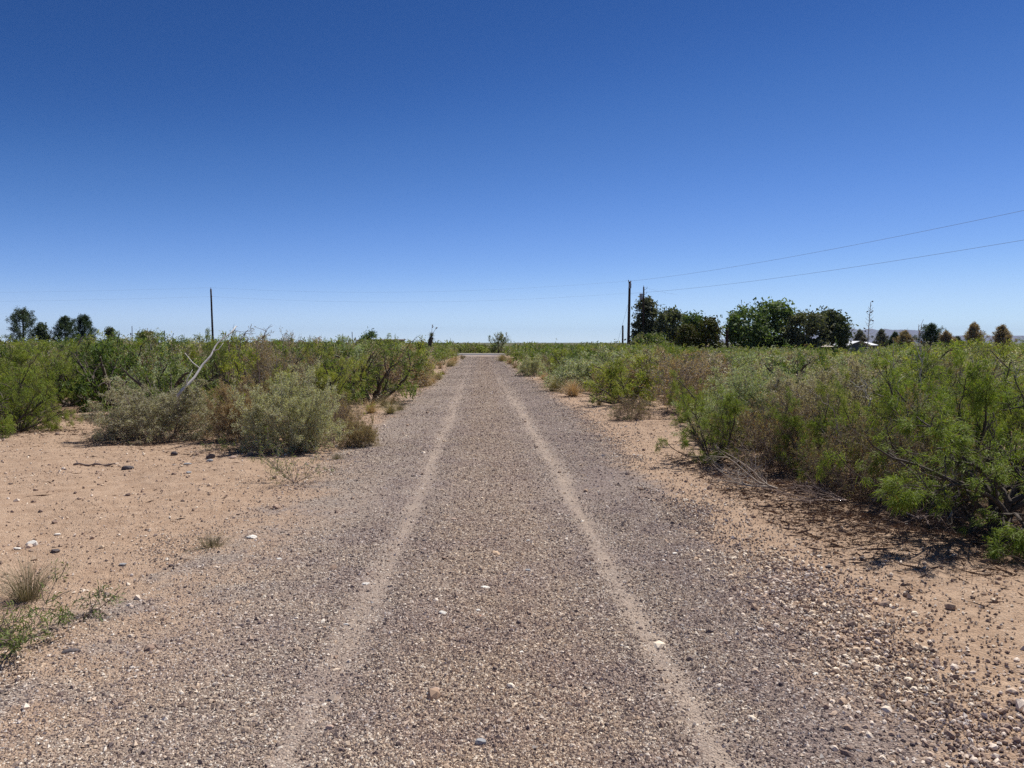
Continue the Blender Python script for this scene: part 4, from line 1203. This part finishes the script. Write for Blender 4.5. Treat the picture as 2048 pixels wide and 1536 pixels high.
shed(1741, 160, 684, 690, 22, 'shed', 'low shed with white sloping roof right of the gabled house', M['wall_grey'], M['roof_white'], 'shed', 4)
shed(760, 185, 678, 680, 90, 'low_building', 'long low brown building half hidden behind the left scrub', M['wall_brown'], M['wall_brown'], 'building', 6)
x, y = F(1652, 118); z0 = hz(x, y); Ht = Z(689.5, 118) - z0
e = empty('patio_canopy', (x, y, z0), 0, 'small tan canopy on posts under the dark trees', 'canopy')
t_ = MB(); a = .9; t_.add([(-a, -a, Ht - .3), (a, -a, Ht - .3), (a, a, Ht - .3), (-a, a, Ht - .3), (0, 0, Ht)], None, [(0, 1, 4), (1, 2, 4), (2, 3, 4), (3, 0, 4)]); t_.build('cover', M['canvas'], e)
for sx in (-.8, .8):
    for sy in (-.8, .8): t_ = MB(); t_.tube([(sx, sy, 0), (sx, sy, Ht - .28)], .03, 6); t_.build('post', M['trim'], e)
for (px, py, lab, W1) in ((1598, 680, 'scrap of white roof showing between the dark trees', 1.0),):
    x, y = F(px, 131); z0 = hz(x, y); t_ = MB(); zz = Z(py, 131) - z0
    t_.box((0, 0, zz / 2), (2.6, 3, zz)); o = t_.build('small_shed', M['roof_white']); o.location = (x, y, z0); tag(o, 'small white shed glimpsed between trunks of the dark trees', 'shed')

# ------------------------------------------------------------------ mountains
def mountains():
    pts = [(1380, 682), (1500, 676), (1600, 668), (1660, 662), (1690, 658), (1702, 656), (1716, 660), (1728, 659.5), (1741, 657.5), (1755, 660.5), (1768, 657.5), (1783, 660), (1800, 659), (1840, 661),
           (1858, 664), (1880, 669), (1905, 672), (1925, 670.5), (1960, 671), (1990, 672), (2012, 669.5), (2025, 671.5), (2048, 671), (2150, 668), (2300, 664), (2500, 668), (2800, 678)]
    D = 11000; P_ = np.array(pts, float); px = np.arange(1380, 2800, 3.0); top = np.interp(px, P_[:, 0], P_[:, 1]); r_ = np.random.default_rng(8)
    nz = sum(np.sin(px * f + r_.uniform(0, 6)) / (f * 18) for f in (.15, .33, .7, 1.3)); rows = 26; V = []
    for j in range(rows):
        f = j / (rows - 1); d = D - 2600 * (1 - f) if f <= 1 else D
        for i, p in enumerate(px):
            x, y = F(p, d + 2500); zt = (HZ - top[i] - nz[i] * .35) / FPX * (D + 2500) + CAM_H
            rid = 1 + .28 * (1 - f) * math.sin(p * .11 + 3 * math.sin(p * .031) + f * 2.2) + .2 * (1 - f) * math.sin(p * .27 + f * 5)
            V.append((x, y, -12 + (zt + 12) * (f ** 1.25) * (rid if 0 < j < rows - 1 else 1)))
    for i, p in enumerate(px): x, y = F(p, D + 5000); V.append((x, y, -12))
    n = len(px); ii = np.arange(rows)[:, None] * n; jj = np.arange(n - 1)[None]
    Q = np.stack([ii + jj, ii + jj + 1, ii + n + jj + 1, ii + n + jj], -1).reshape(-1, 4)
    m_ = MB(); m_.add(V, Q); s = NT('hazed_mountain_rock'); P = s.pos()
    c = s.mix(s.noise(.004, 5, .65, P), (.115, .112, .14), (.20, .188, .21))  # rock colour pushed bluish, painting in part of the distance haze
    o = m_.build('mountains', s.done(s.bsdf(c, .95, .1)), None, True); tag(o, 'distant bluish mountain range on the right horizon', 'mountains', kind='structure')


mountains()

# ------------------------------------------------------------------ air
HAZE = 2.7e-5
b = MB(); b.box((0, 0, 140), (33000, 33000, 330)); s = NT('haze_air')
s_ = s.n('ShaderNodeVolumePrincipled'); s_.inputs['Color'].default_value = (.48, .68, 1, 1); s_.inputs['Density'].default_value = HAZE
s_.inputs['Anisotropy'].default_value = 0
s.t.links.new(s_.outputs[0], s.out.inputs['Volume'])
if HAZE: tag(b.build('haze', s.m), 'faint blue haze over the plain', 'haze', kind='stuff')

# ------------------------------------------------------------------ light, sky, camera
SUN_AZ, SUN_EL = R(40), R(57)
sd = Vector((math.sin(SUN_AZ) * math.cos(SUN_EL), math.cos(SUN_AZ) * math.cos(SUN_EL), math.sin(SUN_EL)))
l = bpy.data.lights.new('sun', 'SUN'); l.energy = 5.0; l.angle = R(.53); l.color = (1, .955, .89)
lo = bpy.data.objects.new('sun', l); COL.objects.link(lo); lo.rotation_euler = sd.to_track_quat('Z', 'Y').to_euler(); lo.location = (0, 0, 30)
w = bpy.data.worlds.new('World'); sc.world = w; w.use_nodes = True; nt = w.node_tree
bg = nt.nodes['Background']; sky = nt.nodes.new('ShaderNodeTexSky'); sky.sky_type = 'NISHITA'; sky.sun_disc = False
sky.sun_elevation = SUN_EL; sky.sun_rotation = SUN_AZ; sky.altitude = 1300; sky.air_density = .6; sky.dust_density = 0; sky.ozone_density = 8
# the camera's rendering of the sky: one tone curve per channel over the physical sky
def vscale(sock, k):
    m = nt.nodes.new('ShaderNodeVectorMath'); m.operation = 'SCALE'; nt.links.new(sock, m.inputs[0]); m.inputs['Scale'].default_value = k
    return m.outputs[0]


cu = nt.nodes.new('ShaderNodeRGBCurve')
for ch, pts in enumerate((((0, 0), (.05, .017), (.072, .027), (.1, .066), (.166, .180), (.369, .53), (1, 1)),
                          ((0, 0), (.08, .045), (.149, .095), (.206, .180), (.329, .36), (.599, .715), (1, 1)),
                          ((0, 0), (.2, .16), (.354, .328), (.467, .51), (.662, .785), (.855, .945), (1, 1)))):
    c_ = cu.mapping.curves[ch]
    while len(c_.points) < len(pts): c_.points.new(.5, .5)
    for p_, q_ in zip(c_.points, pts): p_.location = q_
cu.mapping.update()
nt.links.new(vscale(sky.outputs[0], .1), cu.inputs['Color'])
nt.links.new(vscale(cu.outputs[0], 9.1), bg.inputs['Color']); bg.inputs['Strength'].default_value = .1

cam = bpy.data.cameras.new('camera'); co = bpy.data.objects.new('camera', cam); COL.objects.link(co)
cam.sensor_width = 36; cam.lens = FPX / 2048 * 36; cam.clip_start = .05; cam.clip_end = 60000
co.location = (0, 0, CAM_H); co.rotation_euler = (R(90) - math.atan((768 - HZ) / FPX), 0, -YAW)
sc.camera = co
vs = sc.view_settings; vs.view_transform = 'Standard'; vs.look = 'None'; vs.exposure = .20; vs.gamma = 1
c = sc.cycles
c.max_bounces = 6; c.diffuse_bounces = 3; c.glossy_bounces = 2; c.transmission_bounces = 4; c.transparent_max_bounces = 6; c.volume_bounces = 0
c.use_denoising = False
